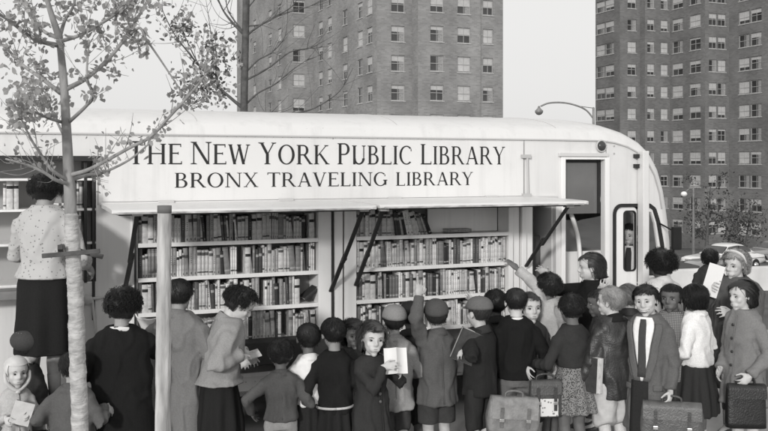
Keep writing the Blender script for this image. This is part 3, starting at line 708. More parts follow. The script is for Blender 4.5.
for x0, x1, v in ((508.5,513,-.005),(514,521,.03),(522.5,527,.005),(528,535,.04)):
    m = MB(); m.box((bu(x0),v,.68), (bu(x1),v+.2,2.034)); m.build('sliding_panel', FR, bus, bevel=.004)
m = MB(); m.box((bu(437),.19,SH[0]+.004), (bu(507.6),.21,2.03)); m.build('end_panel', FR, bus)
m = MB(); m.box((bu(331.5),-.03,1.10), (bu(333),-.012,2.0)); m.build('latch_rod', STEEL, bus); m = MB(); m.box((bu(134),-.03,1.0), (bu(136),-.012,1.95)); m.build('latch_rod', STEEL, bus)
m = MB(); m.box((bu(131),.40,.66), (bu(557),.42,2.05)); m.box((bu(535.5),.06,.66), (bu(537),.40,2.035)); m.build('shade_backing', DARKIN, bus)  # near-black sheets painted as the unlit depth of the bus
m = MB(); m.box((bu(539),.20,.9), (bu(542),.22,2.0)); m.box((bu(546),.22,.9), (bu(553),.24,1.7)); m.build('coat_rack', mat('dim_furniture', .07, .7), bus, bevel=.003)
m = MB(); m.box((bu(186),-.19,.80), (bu(352),-.03,.98)); m.build('fold_down_ledge', mat('dark_ledge', .03, .6), bus, bevel=.006)
# rear bay, where the woman in the blouse stands
ra, rb = bu(-70), bu(96)
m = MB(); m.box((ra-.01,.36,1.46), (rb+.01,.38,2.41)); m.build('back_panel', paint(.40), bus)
for z in (2.26, 2.035, 1.785, 1.487):
    m = MB(); m.box((ra,.002,z-.018), (rb,.359,z)); m.build('shelf', FR, bus, bevel=.003)
m = MB(); m.box((ra,-.04,2.385), (rb+.04,-.001,2.425)); m.build('bay_header', STEEL, bus, bevel=.004)
m = MB(); m.box((bu(84),-.004,1.48), (bu(87),.3,2.385)); m.build('bay_post', STEEL, bus, bevel=.003); m = MB(); m.box((bu(92),-.01,1.2), (bu(95),.1,2.385)); m.build('bay_post', STEEL, bus, bevel=.003)
m = MB(); m.box((ra,-.22,1.41), (bu(64),-.004,1.47)); m.build('bay_counter', mat('grey_counter', .22, .5), bus, bevel=.006)
m = MB(); m.tube([(bu(87),-.03,1.36), (bu(103),-.03,1.37)], .012, 8); m.ell((bu(87),-.04,1.36), (.04,.02,.04), 12, 8); m.tube([(bu(92),-.03,1.36), (bu(97),-.03,1.0)], .01, 8); m.build('door_handle', paint(.5), bus, True)
m = MB(); m.box((bu(20),-.75,.62), (bu(112),-.004,.70)); m.box((bu(20),-.45,GZ), (bu(112),-.004,.62)); m.build('platform_step', mat('step_plate', .10, .6, bump=.2), bus, bevel=.01)
# ---- entrance door
m = MB(); m.box((bu(558),-.03,bz(580,156.5)), (bu(607),-.001,bz(580,153))); m.build('door_drip_rail', paint(.6), bus, bevel=.003)
fr = MB()
for x0, x1 in ((560.5,564.5),(604,608.5)): fr.box((bu(x0),-.022,.50), (bu(x1),-.001,bz(584,157)))
fr.box((bu(564.6),-.021,bz(584,159.5)), (bu(603.9),-.001,bz(584,157))); door_frame = fr.build('door_frame', FR, bus, bevel=.004)
door = empty('entrance_door'); door.parent = bus
GL = glass_mat('window_glass', .13, .07); GL2 = glass_mat('dim_glass', .05, .07)
m = MB(); m.box((bu(565),.07,bz(584,214)), (bu(603.5),.078,bz(584,160))); m.build('pane', GL, door)
m = MB(); m.box((bu(601.5),.055,bz(584,214)), (bu(603.7),.085,bz(584,160))); m.box((bu(565),.055,bz(584,162.5)), (bu(601.4),.085,bz(584,160.2))); m.build('rubber_seal', RUBBER, door)
# curved stair panel, far window frame and white lower panels seen through the doorway
def frame_ring(name, u0, u1, z0, z1, v, r, w, d, mt, par):
    o, i = rect(u0, u1, z0, z1, r, 6), rect(u0+w, u1-w, z0+w, z1-w, max(.01, r-w), 6); n = len(o); m = MB()
    V = [(u, v, z) for u, z in o]+[(u, v, z) for u, z in i]+[(u, v+d, z) for u, z in o]+[(u, v+d, z) for u, z in i]; f = []
    for k in range(n):
        q = (k+1) % n; f += [(k,q,n+q,n+k), (2*n+k,3*n+k,3*n+q,2*n+q), (k,2*n+k,2*n+q,q), (n+k,n+q,3*n+q,3*n+k)]
    m.add(V, f); return m.build(name, mt, par)
frame_ring('far_window_frame', FW[0]-.03, FW[1]+.03, FW[2]-.03, FW[3]+.03, 2.29, .10, .045, .03, RUBBER, bus)
m = MB(); m.box((bu(566,.3),.30,.64), (bu(603,.3),.33,bz(584,251,.3))); m.box((bu(588,.25),.22,.7), (bu(600,.25),.25,bz(594,262,.25))); m.build('stair_panel', FR, bus, bevel=.01)
m = MB()
m.tube(catmull([(bu(571,.2),.2,bz(571,214,.2)), (bu(575,.2),.2,bz(575,226,.2)), (bu(579,.2),.2,bz(579,245,.2)), (bu(581,.2),.2,bz(581,285,.2))], 5), .022, 8); m.build('grab_rail', FR, bus, True)
m = MB(); m.box((bu(566,.6),.6,bz(572,262,.6)), (bu(577,.6),.62,bz(572,220,.6))); m.build('inner_window', glass_mat('pale_glass', .42, .3), bus)
# ---- driver's window with its sliding sash
z0, z1 = bz(636,300), bz(636,205)
m = MB(); c_ = sum((Vector((u,z)) for u, z in H4), Vector((0,0)))/len(H4)
loop = [(u, z) for u, z in H4[:-1]]+[H4[-1]]
for k in range(len(loop)-1): m.bar((loop[k][0],-.004,loop[k][1]), (loop[k+1][0],-.004,loop[k+1][1]), .03, .024, (0,1,0))
m.build('window_seal', RUBBER, bus)
hole = rect(bu(624.3), bu(636.3), bz(630,271), bz(630,211), .035)
sash = wall_poly('cab_door', rect(bu(617), bu(637.5), z0+.02, z1-.018, .05), [hole], .012, .03, FR, bus)
frame_ring('sash_seal', bu(624), bu(636.6), bz(630,271.5), bz(630,210.5), .004, .038, .012, .02, RUBBER, sash)
qh = [(bu(660.3),bz(652,276)),(bu(658.5),bz(654,246)),(bu(655.5),bz(654,224)),(bu(652),bz(650,212)),(bu(644.5),bz(648,211)),(bu(644.5),bz(648,276))]
qo = [(bu(663),bz(645,298)),(bu(661.2),bz(655,246)),(bu(657.2),bz(655,222)),(bu(653),bz(651,209)),(bu(643),bz(648,206.5)),(bu(643),bz(645,298))]
quarter = wall_poly('quarter_window', qo, [qh], .010, .03, FR, bus)
m = MB(); m.add([(u,.03,z) for u, z in qh], [tuple(range(6))]); m.build('pane', clear_glass(), quarter)
m = MB(); m.box((bu(636.6),-.10,.50), (bu(642.6),-.012,bz(640,151))); m.build('door_leaf_edge', WHITE, bus, bevel=.008)
m = MB()
for y in (155, 165): m.box((bu(633),-.05,bz(634,y+3)), (bu(636.4),-.002,bz(634,y-1)))
m.build('leaf_hinge', STEEL, bus, bevel=.003)
# ---- small fittings
m = MB(); m.ell((0,0,0), (.048,.035,.048), 18, 12); ml = m.build('marker_light', mat('dark_lens', .05, .12), bus, True); ml.location = (bu(600.5),-.012,bz(600.5,146))
m = MB(); pts = [(.052*math.cos(t),-.004,.052*math.sin(t)) for t in np.linspace(0, 2*math.pi, 25)]; m.tube(pts, .008, 6, dome=False); m.build('lens_ring', paint(.5), ml, True)
m = MB()
for x, y in ((614,146),(614,153.5)): m.ell((bu(x),-.002,bz(x,y)), (.010,.006,.010), 8, 6)
m.build('rivet', paint(.4), bus)
m = MB(); a, b = (bu(525.5),-.03,bz(525.5,156)), (bu(526.5),-.03,bz(526.5,196)); m.tube([a, b], .010, 8); m.box((bu(520),-.04,bz(523,158)), (bu(529),-.001,bz(523,154.5))); m.box((bu(521),-.045,bz(524,199)), (bu(529),-.001,bz(524,193.5))); m.build('latch_rod', paint(.45), bus)
mir = empty('side_mirror'); mir.parent = bus
c = Vector((bu(675,-.22),-.22,bz(675,238,-.22)))
m = MB(); m.box((c.x-.05,-.26,c.z-.11), (c.x+.05,-.22,c.z+.11)); m.build('mirror_head', mat('black_enamel', .012, .35), mir, bevel=.012)
m = MB(); m.tube(catmull([(uf-.02,.02,bz(668,262)), (c.x-.03,-.14,c.z-.30), (c.x-.01,-.20,c.z-.16), (c.x,-.215,c.z)], 5), .010, 8); m.tube([(uf-.10,.02,bz(664,222)), (c.x,-.215,c.z+.06)], .008, 8); m.build('mirror_arm', mat('black_enamel', .012, .35), mir, True)
# running gear
def wheel(u):
    w = empty('wheel', (u,.20,.655)); w.parent = bus
    m = MB(); pr = [(.26,-.10),(.40,-.12),(.45,-.09),(.46,0),(.45,.09),(.40,.12),(.26,.10)]
    rings_ = [[(r*math.cos(t), v, r*math.sin(t)) for r, v in pr] for t in np.linspace(0, 2*math.pi, 36, endpoint=False)]; rings_.append(rings_[0])
    m.loft(rings_, False); m.build('tyre', RUBBER, w, True)
    m = MB(); m.tube([(0,-.06,0),(0,.06,0)], .27, 28, dome=False); m.tube([(0,-.10,0),(0,0,0)], .10, 16, dome=False)
    for k in range(8): t = k*math.pi/4; m.tube([(.17*math.cos(t),-.085,.17*math.sin(t)), (.17*math.cos(t),-.05,.17*math.sin(t))], .018, 6, dome=False)
    m.build('rim', paint(.4), w)
for u in (bu(30)-1.2, bu(620)): wheel(u)
m = MB(); m.box((uf-.05,.0,.55), (uf+.36,2.38,.72)); m.build('bumper', paint(.5), bus, bevel=.04)
m = MB(); m.box((ub,.10,.48), (uf,2.28,.56)); m.build('chassis', STEEL, bus)
for v in (.35, 2.03):
    m = MB(); m.ell((uf+.20,v,.92), (.06,.11,.11), 18, 12); m.build('headlight', glass_mat('lamp_glass', .6, .1), bus, True)
m = MB()
m.add([(x-.015, v, z) for r in rows for x, v, z in r], [(i*NV+j, (i+1)*NV+j, (i+1)*NV+j+1, i*NV+j+1) for i in range(nx-1) for j in range(NV-1) if (rows[i][j][0] > bu(640) and 1.42 < rows[i][j][2] < 2.12 and 4 <= j <= NV-6 and j != NV//2)])
m.build('windscreen', clear_glass(), bus, True)

# ---------------------------------------------------------------- books
TONES = [(.03,'black'),(.06,'dark'),(.10,'dark'),(.15,'charcoal'),(.20,'slate'),(.26,'slate'),(.33,'grey'),(.40,'grey'),(.48,'silvery'),(.56,'silvery'),(.64,'pale'),(.74,'white')]
PROTO = []
PAGES = mat('paper_pages', .55, .9, .1, 80)
for i in range(44):
    v, nm = TONES[int(RNG.integers(0, len(TONES)))]
    t = float(RNG.choice([.016,.019,.022,.025,.028,.032,.036,.042])); h = float(RNG.uniform(.175,.232)); d = .145; m = MB()
    r = [];                                             # cover with a rounded spine
    for a in np.linspace(-1, 1, 7): r.append((t/2*a, -.006*(1-a*a)))
    pro = r+[(t/2,d),(t/2-.003,d),(t/2-.003,.006),(-t/2+.003,.006),(-t/2+.003,d),(-t/2,d)]
    m.loft([[(x,y,z) for x, y in pro] for z in (0, h)], True, 0)
    m.box((-t/2+.0032,.0062,.004), (t/2-.0032,d-.004,h-.004), 1)
    style = i % 6; q = RNG.uniform(.6,.85)
    def band(za, zb, k, mi):
        p = [(x*k, y-.0008) for x, y in r]; V = [(x,y,za) for x, y in p]+[(x,y,zb) for x, y in p]; n = len(p); m.add(V, [(j, j+1, n+j+1, n+j) for j in range(n-1)], mi)
    if style in (0,1,3): band(h*q, h*(q+.11), .97, 2)
    if style in (1,4): band(h*.10, h*.16, .97, 2); band(h*.90, h*.915, .98, 2)
    if style in (2,5): 
        for k in range(5): band(h*(.42+.07*k), h*(.45+.07*k), .55, 2)
    if style in (0,5): band(h*.05, h*.13, .62, 2)
    bv = .34 if v < .25 else .09
    if style == 3: bv = .02 if v > .08 else .35
    me = m.mesh('book'); bm = bmesh.new(); bm.from_mesh(me); bmesh.ops.recalc_face_normals(bm, faces=[f for f in bm.faces if len(f.verts) != 4 or True][:0] or bm.faces); bm.to_mesh(me); bm.free()
    for q_ in (mat('book_cloth', v, .75, .3, 30, .15, 200), PAGES, mat('spine_label', bv, .7, .15, 90)): me.materials.append(q_)
    me.polygons.foreach_set('material_index', m.M)
    thick = 'thin' if t < .021 else ('thick' if t > .029 else 'medium')
    PROTO.append((me, t, h, nm, thick))
BUSM = Matrix.Translation((0, Y0, 0)) @ Matrix.Rotation(TH, 4, 'Z')
NBOOK = 0
def book_row(u0, u1, z, bayname, rowname, fill=1.0, vfront=.022, gaps=(), lean_end=False, grp='library books on the shelves', one=False):
    global NBOOK
    rg = np.random.default_rng(int(z*1000+u0*77) % 9999); u = u0+.006; i = 0; res = []; last = -1
    while True:
        k = int(rg.integers(0, len(PROTO)))
        if rg.random() < .28 and last >= 0: k = last            # runs of a series
        last = k; me, t, h, nm, thick = PROTO[k]
        sx = float(rg.uniform(.88,1.14)); sz = float(rg.uniform(.95,1.05)); tw = t*sx
        if u+tw > u1-.004: break
        for ga, gb in gaps:
            if ga < u+tw and u < gb: u = gb
        if u+tw > u1-.004: break
        i += 1; lean = 0.0
        if lean_end and u > u0+(u1-u0)*.42: lean = -R(5+20*((u-u0)/(u1-u0)-.42)/.58)
        elif rg.random() < .16: lean = -R(rg.uniform(1, 7))
        loc = BUSM @ Vector((u+tw/2+(abs(math.sin(lean))*h*.5 if lean else 0)*0, vfront+float(rg.uniform(0,.02)), z+.0006+abs(math.sin(lean))*tw/2))
        o = bpy.data.objects.new('book', me); o.location = loc; o.rotation_euler = (0, lean, TH); o.scale = (sx, 1, sz)
        if not one: COL.objects.link(o); tag(o, f'{nm} {thick} book, {ordinal(i)} from the left on the {rowname} shelf of the {bayname} bay', 'book', grp); NBOOK += 1
        res.append(o); u += tw/math.cos(lean)+float(rg.uniform(.0004,.0022))
    return res
G = lambda a, b: (bu(a), bu(b))
book_row(LA, LB_, SH[0], 'long left', 'top', gaps=[G(307,310)])
book_row(LA, LB_, SH[1], 'long left', 'second', gaps=[G(240,246)])
book_row(LA, LB_, SH[2], 'long left', 'third', gaps=[G(262,266), G(303,318)])
book_row(RA, bu(436), SH[0], 'right', 'top', lean_end=True)
book_row(RA, RB, SH[1], 'right', 'second'); book_row(RA, RB, SH[2], 'right', 'third')
def packed(rest, bay_):
    bmx = bmesh.new(); allm = []
    for o in rest:
        me = o.data.copy(); me.transform(Matrix.LocRotScale(o.location, o.rotation_euler, o.scale)); idx = []
        for q in me.materials:
            if q not in allm: allm.append(q)
            idx.append(allm.index(q))
        for p in me.polygons: p.material_index = idx[p.material_index]
        bmx.from_mesh(me); bpy.data.objects.remove(o); bpy.data.meshes.remove(me)
    mer = bpy.data.meshes.new('packed_books'); bmx.to_mesh(mer); bmx.free()
    for q in allm: mer.materials.append(q)
    o = bpy.data.objects.new('packed_books', mer); COL.objects.link(o); kind(o, 'stuff'); o['label'] = f'packed row of books on the lowest shelf in view in the {bay_} bay'; o['category'] = 'books'; o['group'] = 'library books on the shelves'
packed(book_row(LA, LB_, SH[3], 'long left', 'fourth', gaps=[G(138,205), G(286,290)], one=True), 'long left'); packed(book_row(RA, RB, SH[3], 'right', 'fourth', one=True), 'right')
book_row(bu(62), bu(84), 2.035, 'rear', 'upper', vfront=.05); book_row(bu(66), bu(84), 1.785, 'rear', 'lower', vfront=.05); book_row(bu(2), bu(21), 2.035, 'far rear', 'upper', vfront=.08)
def loose_book(k, loc, rot, label):
    o = bpy.data.objects.new('book', PROTO[k][0]); COL.objects.link(o); o.matrix_world = BUSM @ Matrix.LocRotScale(Vector(loc), rot.to_quaternion() if hasattr(rot, 'to_quaternion') else rot, None); tag(o, label, 'book', 'library books on the shelves'); return o
from mathutils import Euler
dk = next(i for i, p in enumerate(PROTO) if p[3] in ('black', 'dark') and p[1] > .028)
loose_book(dk, (bu(306), .02, SH[2]+.030), Euler((0, R(52), 0)), 'dark thick book fallen aslant at the right end of the third shelf')
loose_book(1, (bu(36), .05, 2.035+.03), Euler((0, R(90), 0)), 'book lying flat on the rear shelf beside the head of the woman in the blouse')
loose_book(5, (bu(452), .08, SH[0]+.022), Euler((0, R(90), 0)), 'book lying flat on the empty part of the top shelf of the right bay')

print('BOOKS', NBOOK)
# ---------------------------------------------------------------- ground
def gz(y):
    if y < 12: return GZ
    if y < 45: return GZ-(3.1+GZ)*(y-12)/33
    if y < 110: return -3.1-4.6*(y-45)/65
    return -7.7
m = MB(); ys = [-40,0,6,12,14,18,24,30,38,45,60,80,110,200,500,2500]; xs = [-2500,-400,-120,-40,-10,0,10,40,120,400,2500]
m.add([(x, y, gz(y)) for y in ys for x in xs], [(j*len(xs)+i, j*len(xs)+i+1, (j+1)*len(xs)+i+1, (j+1)*len(xs)+i) for j in range(len(ys)-1) for i in range(len(xs)-1)])
kind(m.build('ground', mat('asphalt', .09, .9, .35, .8, .4, 40), None), 'structure')
m = MB(); m.add([(-30,-20,GZ+.004),(30,-20,GZ+.004),(30,11.8,GZ+.004),(-30,11.8,GZ+.004)], [(0,1,2,3)]); kind(m.build('pavement', mat('concrete_pavement', .30, .9, .25, 1.5, .3, 30), None), 'structure')
m = MB(); yy = [36,45,56]; m.add([(x, y, gz(y)+.012) for y in yy for x in (-150,150)], [(0,1,3,2),(2,3,5,4)]); kind(m.build('road', mat('road_asphalt', .13, .85, .2, .5, .2, 30), None), 'structure')
# ---------------------------------------------------------------- apartment towers
def brick(name, v):
    key = (name, v)
    if key in _mats: return _mats[key]
    m = bpy.data.materials.new(name); m.use_nodes = True; nt = m.node_tree; b = nt.nodes['Principled BSDF']; b.inputs['Roughness'].default_value = .9; b.inputs['Specular IOR Level'].default_value = .2
    uv = nt.nodes.new('ShaderNodeUVMap'); br = nt.nodes.new('ShaderNodeTexBrick'); br.inputs['Scale'].default_value = 1
    br.inputs['Brick Width'].default_value = .42; br.inputs['Row Height'].default_value = .15; br.inputs['Mortar Size'].default_value = .014
    br.inputs['Color1'].default_value = grey(v*.85); br.inputs['Color2'].default_value = grey(v*1.15); br.inputs['Mortar'].default_value = grey(v*1.12)
    nt.links.new(uv.outputs['UV'], br.inputs['Vector'])
    n = nt.nodes.new('ShaderNodeTexNoise'); n.inputs['Scale'].default_value = .22; n.inputs['Detail'].default_value = 8
    nt.links.new(uv.outputs['UV'], n.inputs['Vector'])
    r = nt.nodes.new('ShaderNodeValToRGB'); r.color_ramp.elements[0].position = .3; r.color_ramp.elements[1].position = .7; r.color_ramp.elements[0].color = (.72,.72,.72,1); r.color_ramp.elements[1].color = (1.22,1.22,1.22,1)
    nt.links.new(n.outputs['Fac'], r.inputs['Fac'])
    mx = nt.nodes.new('ShaderNodeMix'); mx.data_type = 'RGBA'; mx.blend_type = 'MULTIPLY'; mx.inputs[0].default_value = 1
    nt.links.new(br.outputs['Color'], mx.inputs[6]); nt.links.new(r.outputs['Color'], mx.inputs[7]); nt.links.new(mx.outputs[2], b.inputs['Base Color'])
    _mats[key] = m; return m
WFR = paint(.36); PANE = glass_mat('tower_glass', .04, .08); BLIND = mat('window_blind', .46, .8, .12, 2); CURT = mat('net_curtain', .28, .9, .25, 6)
WPROTO = []
def window_proto(w, h, blind, curtain):
    r = bpy.data.objects.new('window', None); m = MB()
    f = .07
    for lo, hi in (((-w/2,.10,-h/2),(-w/2+f,.16,h/2)), ((w/2-f,.10,-h/2),(w/2,.16,h/2)), ((-w/2+f,.10,-h/2),(w/2-f,.16,-h/2+f)), ((-w/2+f,.10,h/2-f),(w/2-f,.16,h/2)), ((-w/2+f,.09,-.03),(w/2-f,.15,.03)), ((-.025,.11,.03),(.025,.14,h/2-f)), ((-.025,.11,-h/2+f),(.025,.14,-.03))): m.box(lo, hi)
    me = m.mesh('window'); me.materials.append(WFR)
    m = MB(); m.box((-w/2+f,.15,-h/2+f), (w/2-f,.155,h/2-f)); mp = m.mesh('pane'); mp.materials.append(PANE)
    m = MB(); mb_ = None
    if blind > .05: m.box((-w/2+f,.139,h/2-f-blind*(h-2*f)), (w/2-f,.149,h/2-f)); mb_ = m.mesh('blind'); mb_.materials.append(BLIND)
    m = MB(); mc = None
    if curtain: m.box((w/2-f-w*.36,.140,-h/2+f), (w/2-f,.148,h/2-f-blind*(h-2*f)-.002)); mc = m.mesh('curtain'); mc.materials.append(CURT)
    m = MB(); m.box((-w/2-.06,-.07,-h/2-.09), (w/2+.06,.10,-h/2)); ms = m.mesh('sill'); ms.materials.append(mat('stone_sill', .42, .8))
    return me, mp, mb_, mc, ms
KINDS_ = {}
def put_window(par, p, ang, w, h, rg):
    q = (round(w,2), round(h,2), int(rg.integers(0, 13)))
    if q not in KINDS_: KINDS_[q] = window_proto(w, h, (.0,.22,.45,.97,.62,.35,.97,.30,.52,.12,.75,.40,.0)[q[2]], q[2] in (0,1,5,8,12))
    me, mp, mb_, mc, ms = KINDS_[q]
    o = bpy.data.objects.new('window', me); COL.objects.link(o); o.parent = par; o.location = p; o.rotation_euler = (0, 0, ang)
    for n, d in (('pane', mp), ('blind', mb_), ('curtain', mc), ('sill', ms)):
        if d: c = bpy.data.objects.new(n, d); COL.objects.link(c); c.parent = o
def hit(p, d, px):                         # along the plan line p + t d until the sight line of column px
    k = (px-384)/F; t = (k*p.y-p.x)/(d.x-k*d.y); return p+d*t
def tower(root, start, chain, zbot, ztop, floors, v, seed, wmul=1.0):
    rg = np.random.default_rng(seed); p = start.copy(); wallm = MB(); uvs = []; pts = [p.copy()]; count = 0
    for dirn, pxe, cols, (w, h) in chain:
        d = {'R': E1, 'L': E2}[dirn]; q = hit(p, d, pxe) if isinstance(pxe, (int, float)) and pxe < 5000 else p+d*(pxe-5000)
        left = q if (q-p).dot(Vector((1,0,0))) < 0 else p           # order so the outside is on the camera's side
        a, b = (p, q) if abs((p.x/p.y)) > 1e9 or p.x/p.y < q.x/q.y else (q, p)
        L_ = (b-a).length; t = (b-a).normalized(); nin = Vector((-t.y, t.x, 0))
        us = []
        for c in cols: x = hit(a, t, c); us.append((x-a).length)
        xs_ = [0.0]; zs_ = [zbot]
        for u in sorted(us): xs_ += [u-w/2, u+w/2]
        xs_.append(L_)
        for z in floors: zs_ += [z-h/2, z+h/2]
        zs_.append(ztop); zs_.sort()
        P_ = lambda u, z, dd=0: (a.x+t.x*u+nin.x*dd, a.y+t.y*u+nin.y*dd, z)
        for i in range(len(xs_)-1):
            for j in range(len(zs_)-1):
                u0, u1, z0, z1 = xs_[i], xs_[i+1], zs_[j], zs_[j+1]
                if i % 2 == 1 and j % 2 == 1:
                    for A, B_ in (((u0,z0),(u1,z0)), ((u1,z0),(u1,z1)), ((u1,z1),(u0,z1)), ((u0,z1),(u0,z0))):
                        wallm.add([P_(*A), P_(*B_), P_(*B_, .2), P_(*A, .2)], [(0,1,2,3)]); uvs += [A, B_, (B_[0]+.2,B_[1]+.1), (A[0]+.2,A[1]+.1)]
                    wallm.add([P_(u0,z0,.2), P_(u1,z0,.2), P_(u1,z1,.2), P_(u0,z1,.2)], [(0,1,2,3)]); uvs += [(u0,z0),(u1,z0),(u1,z1),(u0,z1)]
                else:
                    wallm.add([P_(u0,z0), P_(u1,z0), P_(u1,z1), P_(u0,z1)], [(0,1,2,3)]); uvs += [(u0,z0),(u1,z0),(u1,z1),(u0,z1)]
        ang = math.atan2(t.y, t.x)
        for u in us:
            for z in floors:
                count += 1; put_window(root, Vector(P_(u, z)), ang, w, h, rg)
        p = q; pts.append(p.copy())
    me = wallm.mesh('brick_wall'); me.materials.append(brick('brickwork', v)); ul = me.uv_layers.new(name='UVMap')
    for i, q in enumerate(uvs): ul.data[i].uv = q
    o = bpy.data.objects.new('brick_wall', me); COL.objects.link(o); o.parent = root
    # roof slab and rear walls close the block
    far = [pts[0]+(E2 if chain[0][0] == 'R' else E1)*14, pts[-1]+E1*14]; loop = pts+[far[1], far[0]]
    m = MB(); m.add([(q.x,q.y,ztop) for q in loop], [tuple(range(len(loop)))])
    bk = [pts[-1], far[1], far[0], pts[0]]
    for i in range(3): m.add([(bk[i].x,bk[i].y,zbot), (bk[i+1].x,bk[i+1].y,zbot), (bk[i+1].x,bk[i+1].y,ztop), (bk[i].x,bk[i].y,ztop)], [(0,1,2,3)])
    m.build('roof_and_rear', mat('plain_brick', v, .9), root); return count
c0 = at(503, HOR, 91); c0.z = 0
t1 = empty('apartment_tower'); tag(t1, 'lighter brick apartment tower directly behind the bookmobile roof, with stepped wings', 'apartment tower', 'brick apartment towers behind the bus')
fl1 = [9.55+2.9*k for k in range(-1, 5)]
n1 = tower(t1, c0, [('R',481.5,[488],(1.15,1.5)), ('L',480.6,[],(1,1)), ('R',418,[437,464],(1.45,1.55)), ('L',412,[],(1,1)), ('R',377,[398],(1.45,1.55)), ('L',313,[320.5,329.5,345,360,369.5],(1.5,1.6)), ('R',288,[299],(1.45,1.5)), ('L',237,[254.5,270,279.5],(1.6,1.5))], -8, 34, fl1, .25, 3)
pst = hit(at(756, HOR, 104), E2, 815); pst.z = 0
t2 = empty('apartment_tower'); tag(t2, 'darker brick apartment tower at the right, rising behind the parked car', 'apartment tower', 'brick apartment towers behind the bus')
fl2 = [19.8-2.75*k for k in range(-1, 10)]
n2 = tower(t2, pst, [('L',729,[744,756,785,800],(1.7,1.5)), ('R',705,[713,722],(1.2,1.45)), ('L',670,[677.5,695],(1.9,1.5)), ('R',645,[664.5,651],(1.1,1.4)), ('L',640,[],(1,1)), ('R',620,[632],(1.3,1.4)), ('L',595.5,[600.5,609.5],(1.8,1.4))], -10, 36, fl2, .17, 5)
print('WINDOWS', n1, n2)
# ---------------------------------------------------------------- trees
LEAF = mat('pale_leaf', .36, .7, .45, 5)
_nt = LEAF.node_tree; _tr = _nt.nodes.new('ShaderNodeBsdfTranslucent'); _mx = _nt.nodes.new('ShaderNodeMixShader'); _mx.inputs[0].default_value = .4
_nt.links.new(_nt.nodes['Principled BSDF'].inputs['Base Color'].links[0].from_socket, _tr.inputs['Color']); _nt.links.new(_nt.nodes['Principled BSDF'].outputs[0], _mx.inputs[1]); _nt.links.new(_tr.outputs[0], _mx.inputs[2]); _nt.links.new(_mx.outputs[0], _nt.nodes['Material Output'].inputs['Surface'])
BARK = mat('grey_bark', .27, .9, .4, 14, .6, 50, stretch=(1,1,.3)); WRAP = mat('trunk_wrap', .40, .95, .35, 20, 1.0, 34, stretch=(1,1,2.2)); DBARK = mat('dark_bark', .09, .9, .4, 12, .5, 50)
def limb(mb, pts, r0, r1, n=8, jit=0):
    P_ = catmull(pts, 6); rr = list(np.linspace(r0, r1, len(P_)))
    if jit: P_ = [p+Vector((random.uniform(-jit,jit),random.uniform(-jit,jit),0)) for p in P_]
    mb.tube(P_, rr, n, dome=True); return P_
def twigs(mb, path, n, length, r, rg, tips, sub=True):
    for _ in range(n):
        i = int(rg.integers(len(path)//4, len(path)-1)); p = path[i]; t = (path[i+1]-path[i]).normalized()
        d = (t+Vector(rg.normal(size=3))*.75+Vector((0,0,.25))).normalized(); L_ = length*float(rg.uniform(.4,1)); a = p+d*L_*.5+Vector(rg.normal(size=3))*L_*.08; b = p+d*L_+Vector((0,0,.12*L_))
        q = limb(mb, [p, a, b], r, r*.35, 5); tips += q[2:]
def leaves(mb, pts, n, spread, size, rg):
    for _ in range(n):
        p = pts[int(rg.integers(len(pts)))]+Vector(rg.normal(size=3))*spread
        d = Vector(rg.normal(size=3)).normalized(); d.z -= .4; d.normalize(); s = d.cross(Vector(rg.normal(size=3))).normalized(); nn = d.cross(s); L_ = size*float(rg.uniform(.6,1.3)); w = L_*.36
        mb.add([p, p+d*L_*.35+s*w+nn*w*.25, p+d*L_*.75+s*w*.7+nn*w*.1, p+d*L_-nn*w*.2, p+d*L_*.75-s*w*.7+nn*w*.1, p+d*L_*.35-s*w+nn*w*.25, p+d*L_*.5-nn*.0], [(0,1,2,6),(6,2,3),(6,3,4),(0,6,4,5)])
rg = np.random.default_rng(11)
TY = 3.75
T_ = lambda x, y, dy=0: at(x, y, TY+dy)
tr = empty('young_tree', (T_(81,431).x, TY, GZ)); tag(tr, 'young leafy street tree with pale wrapped trunk in the left foreground', 'tree')
def tree_part(mb, name, mt, root, smooth=True):
    o = mb.build(name, mt, None, smooth); o.parent = root; o.matrix_parent_inverse = Matrix.Translation(-root.location); return o
m = MB(); base = Vector((T_(83,431).x, TY, GZ-.05)); tp = [base, T_(80,431), T_(77.5,360), T_(75.5,300), T_(73,252), T_(71,215)]
pw = catmull(tp, 34); rr = np.interp(range(len(pw)), [0,34,68,102,136,len(pw)-1], [.034,.033,.032,.031,.030,.027])
m.tube(pw, list(rr), 32); o = tree_part(m, 'wrapped_trunk', WRAP, tr); co = getco(o.data); displace(o.data, waves(co, 60, 2, (1,1,1.3))*.0016+np.abs(waves(co, 150, 5, (1,1,2.2)))*.0022)
m = MB(); p1 = limb(m, [T_(71,217), T_(69,180), T_(66.5,130), T_(63.5,80), T_(59.5,38)],   .0255, .0135, 14); tips = []
fork = T_(59.5,38)
B_ = lambda *a: [T_(*q) for q in a]
up = limb(m, [fork]+B_((52,16,-.02),(45,-8,-.05),(36,-45,-.05)), .016, .006); tips += up[6:]
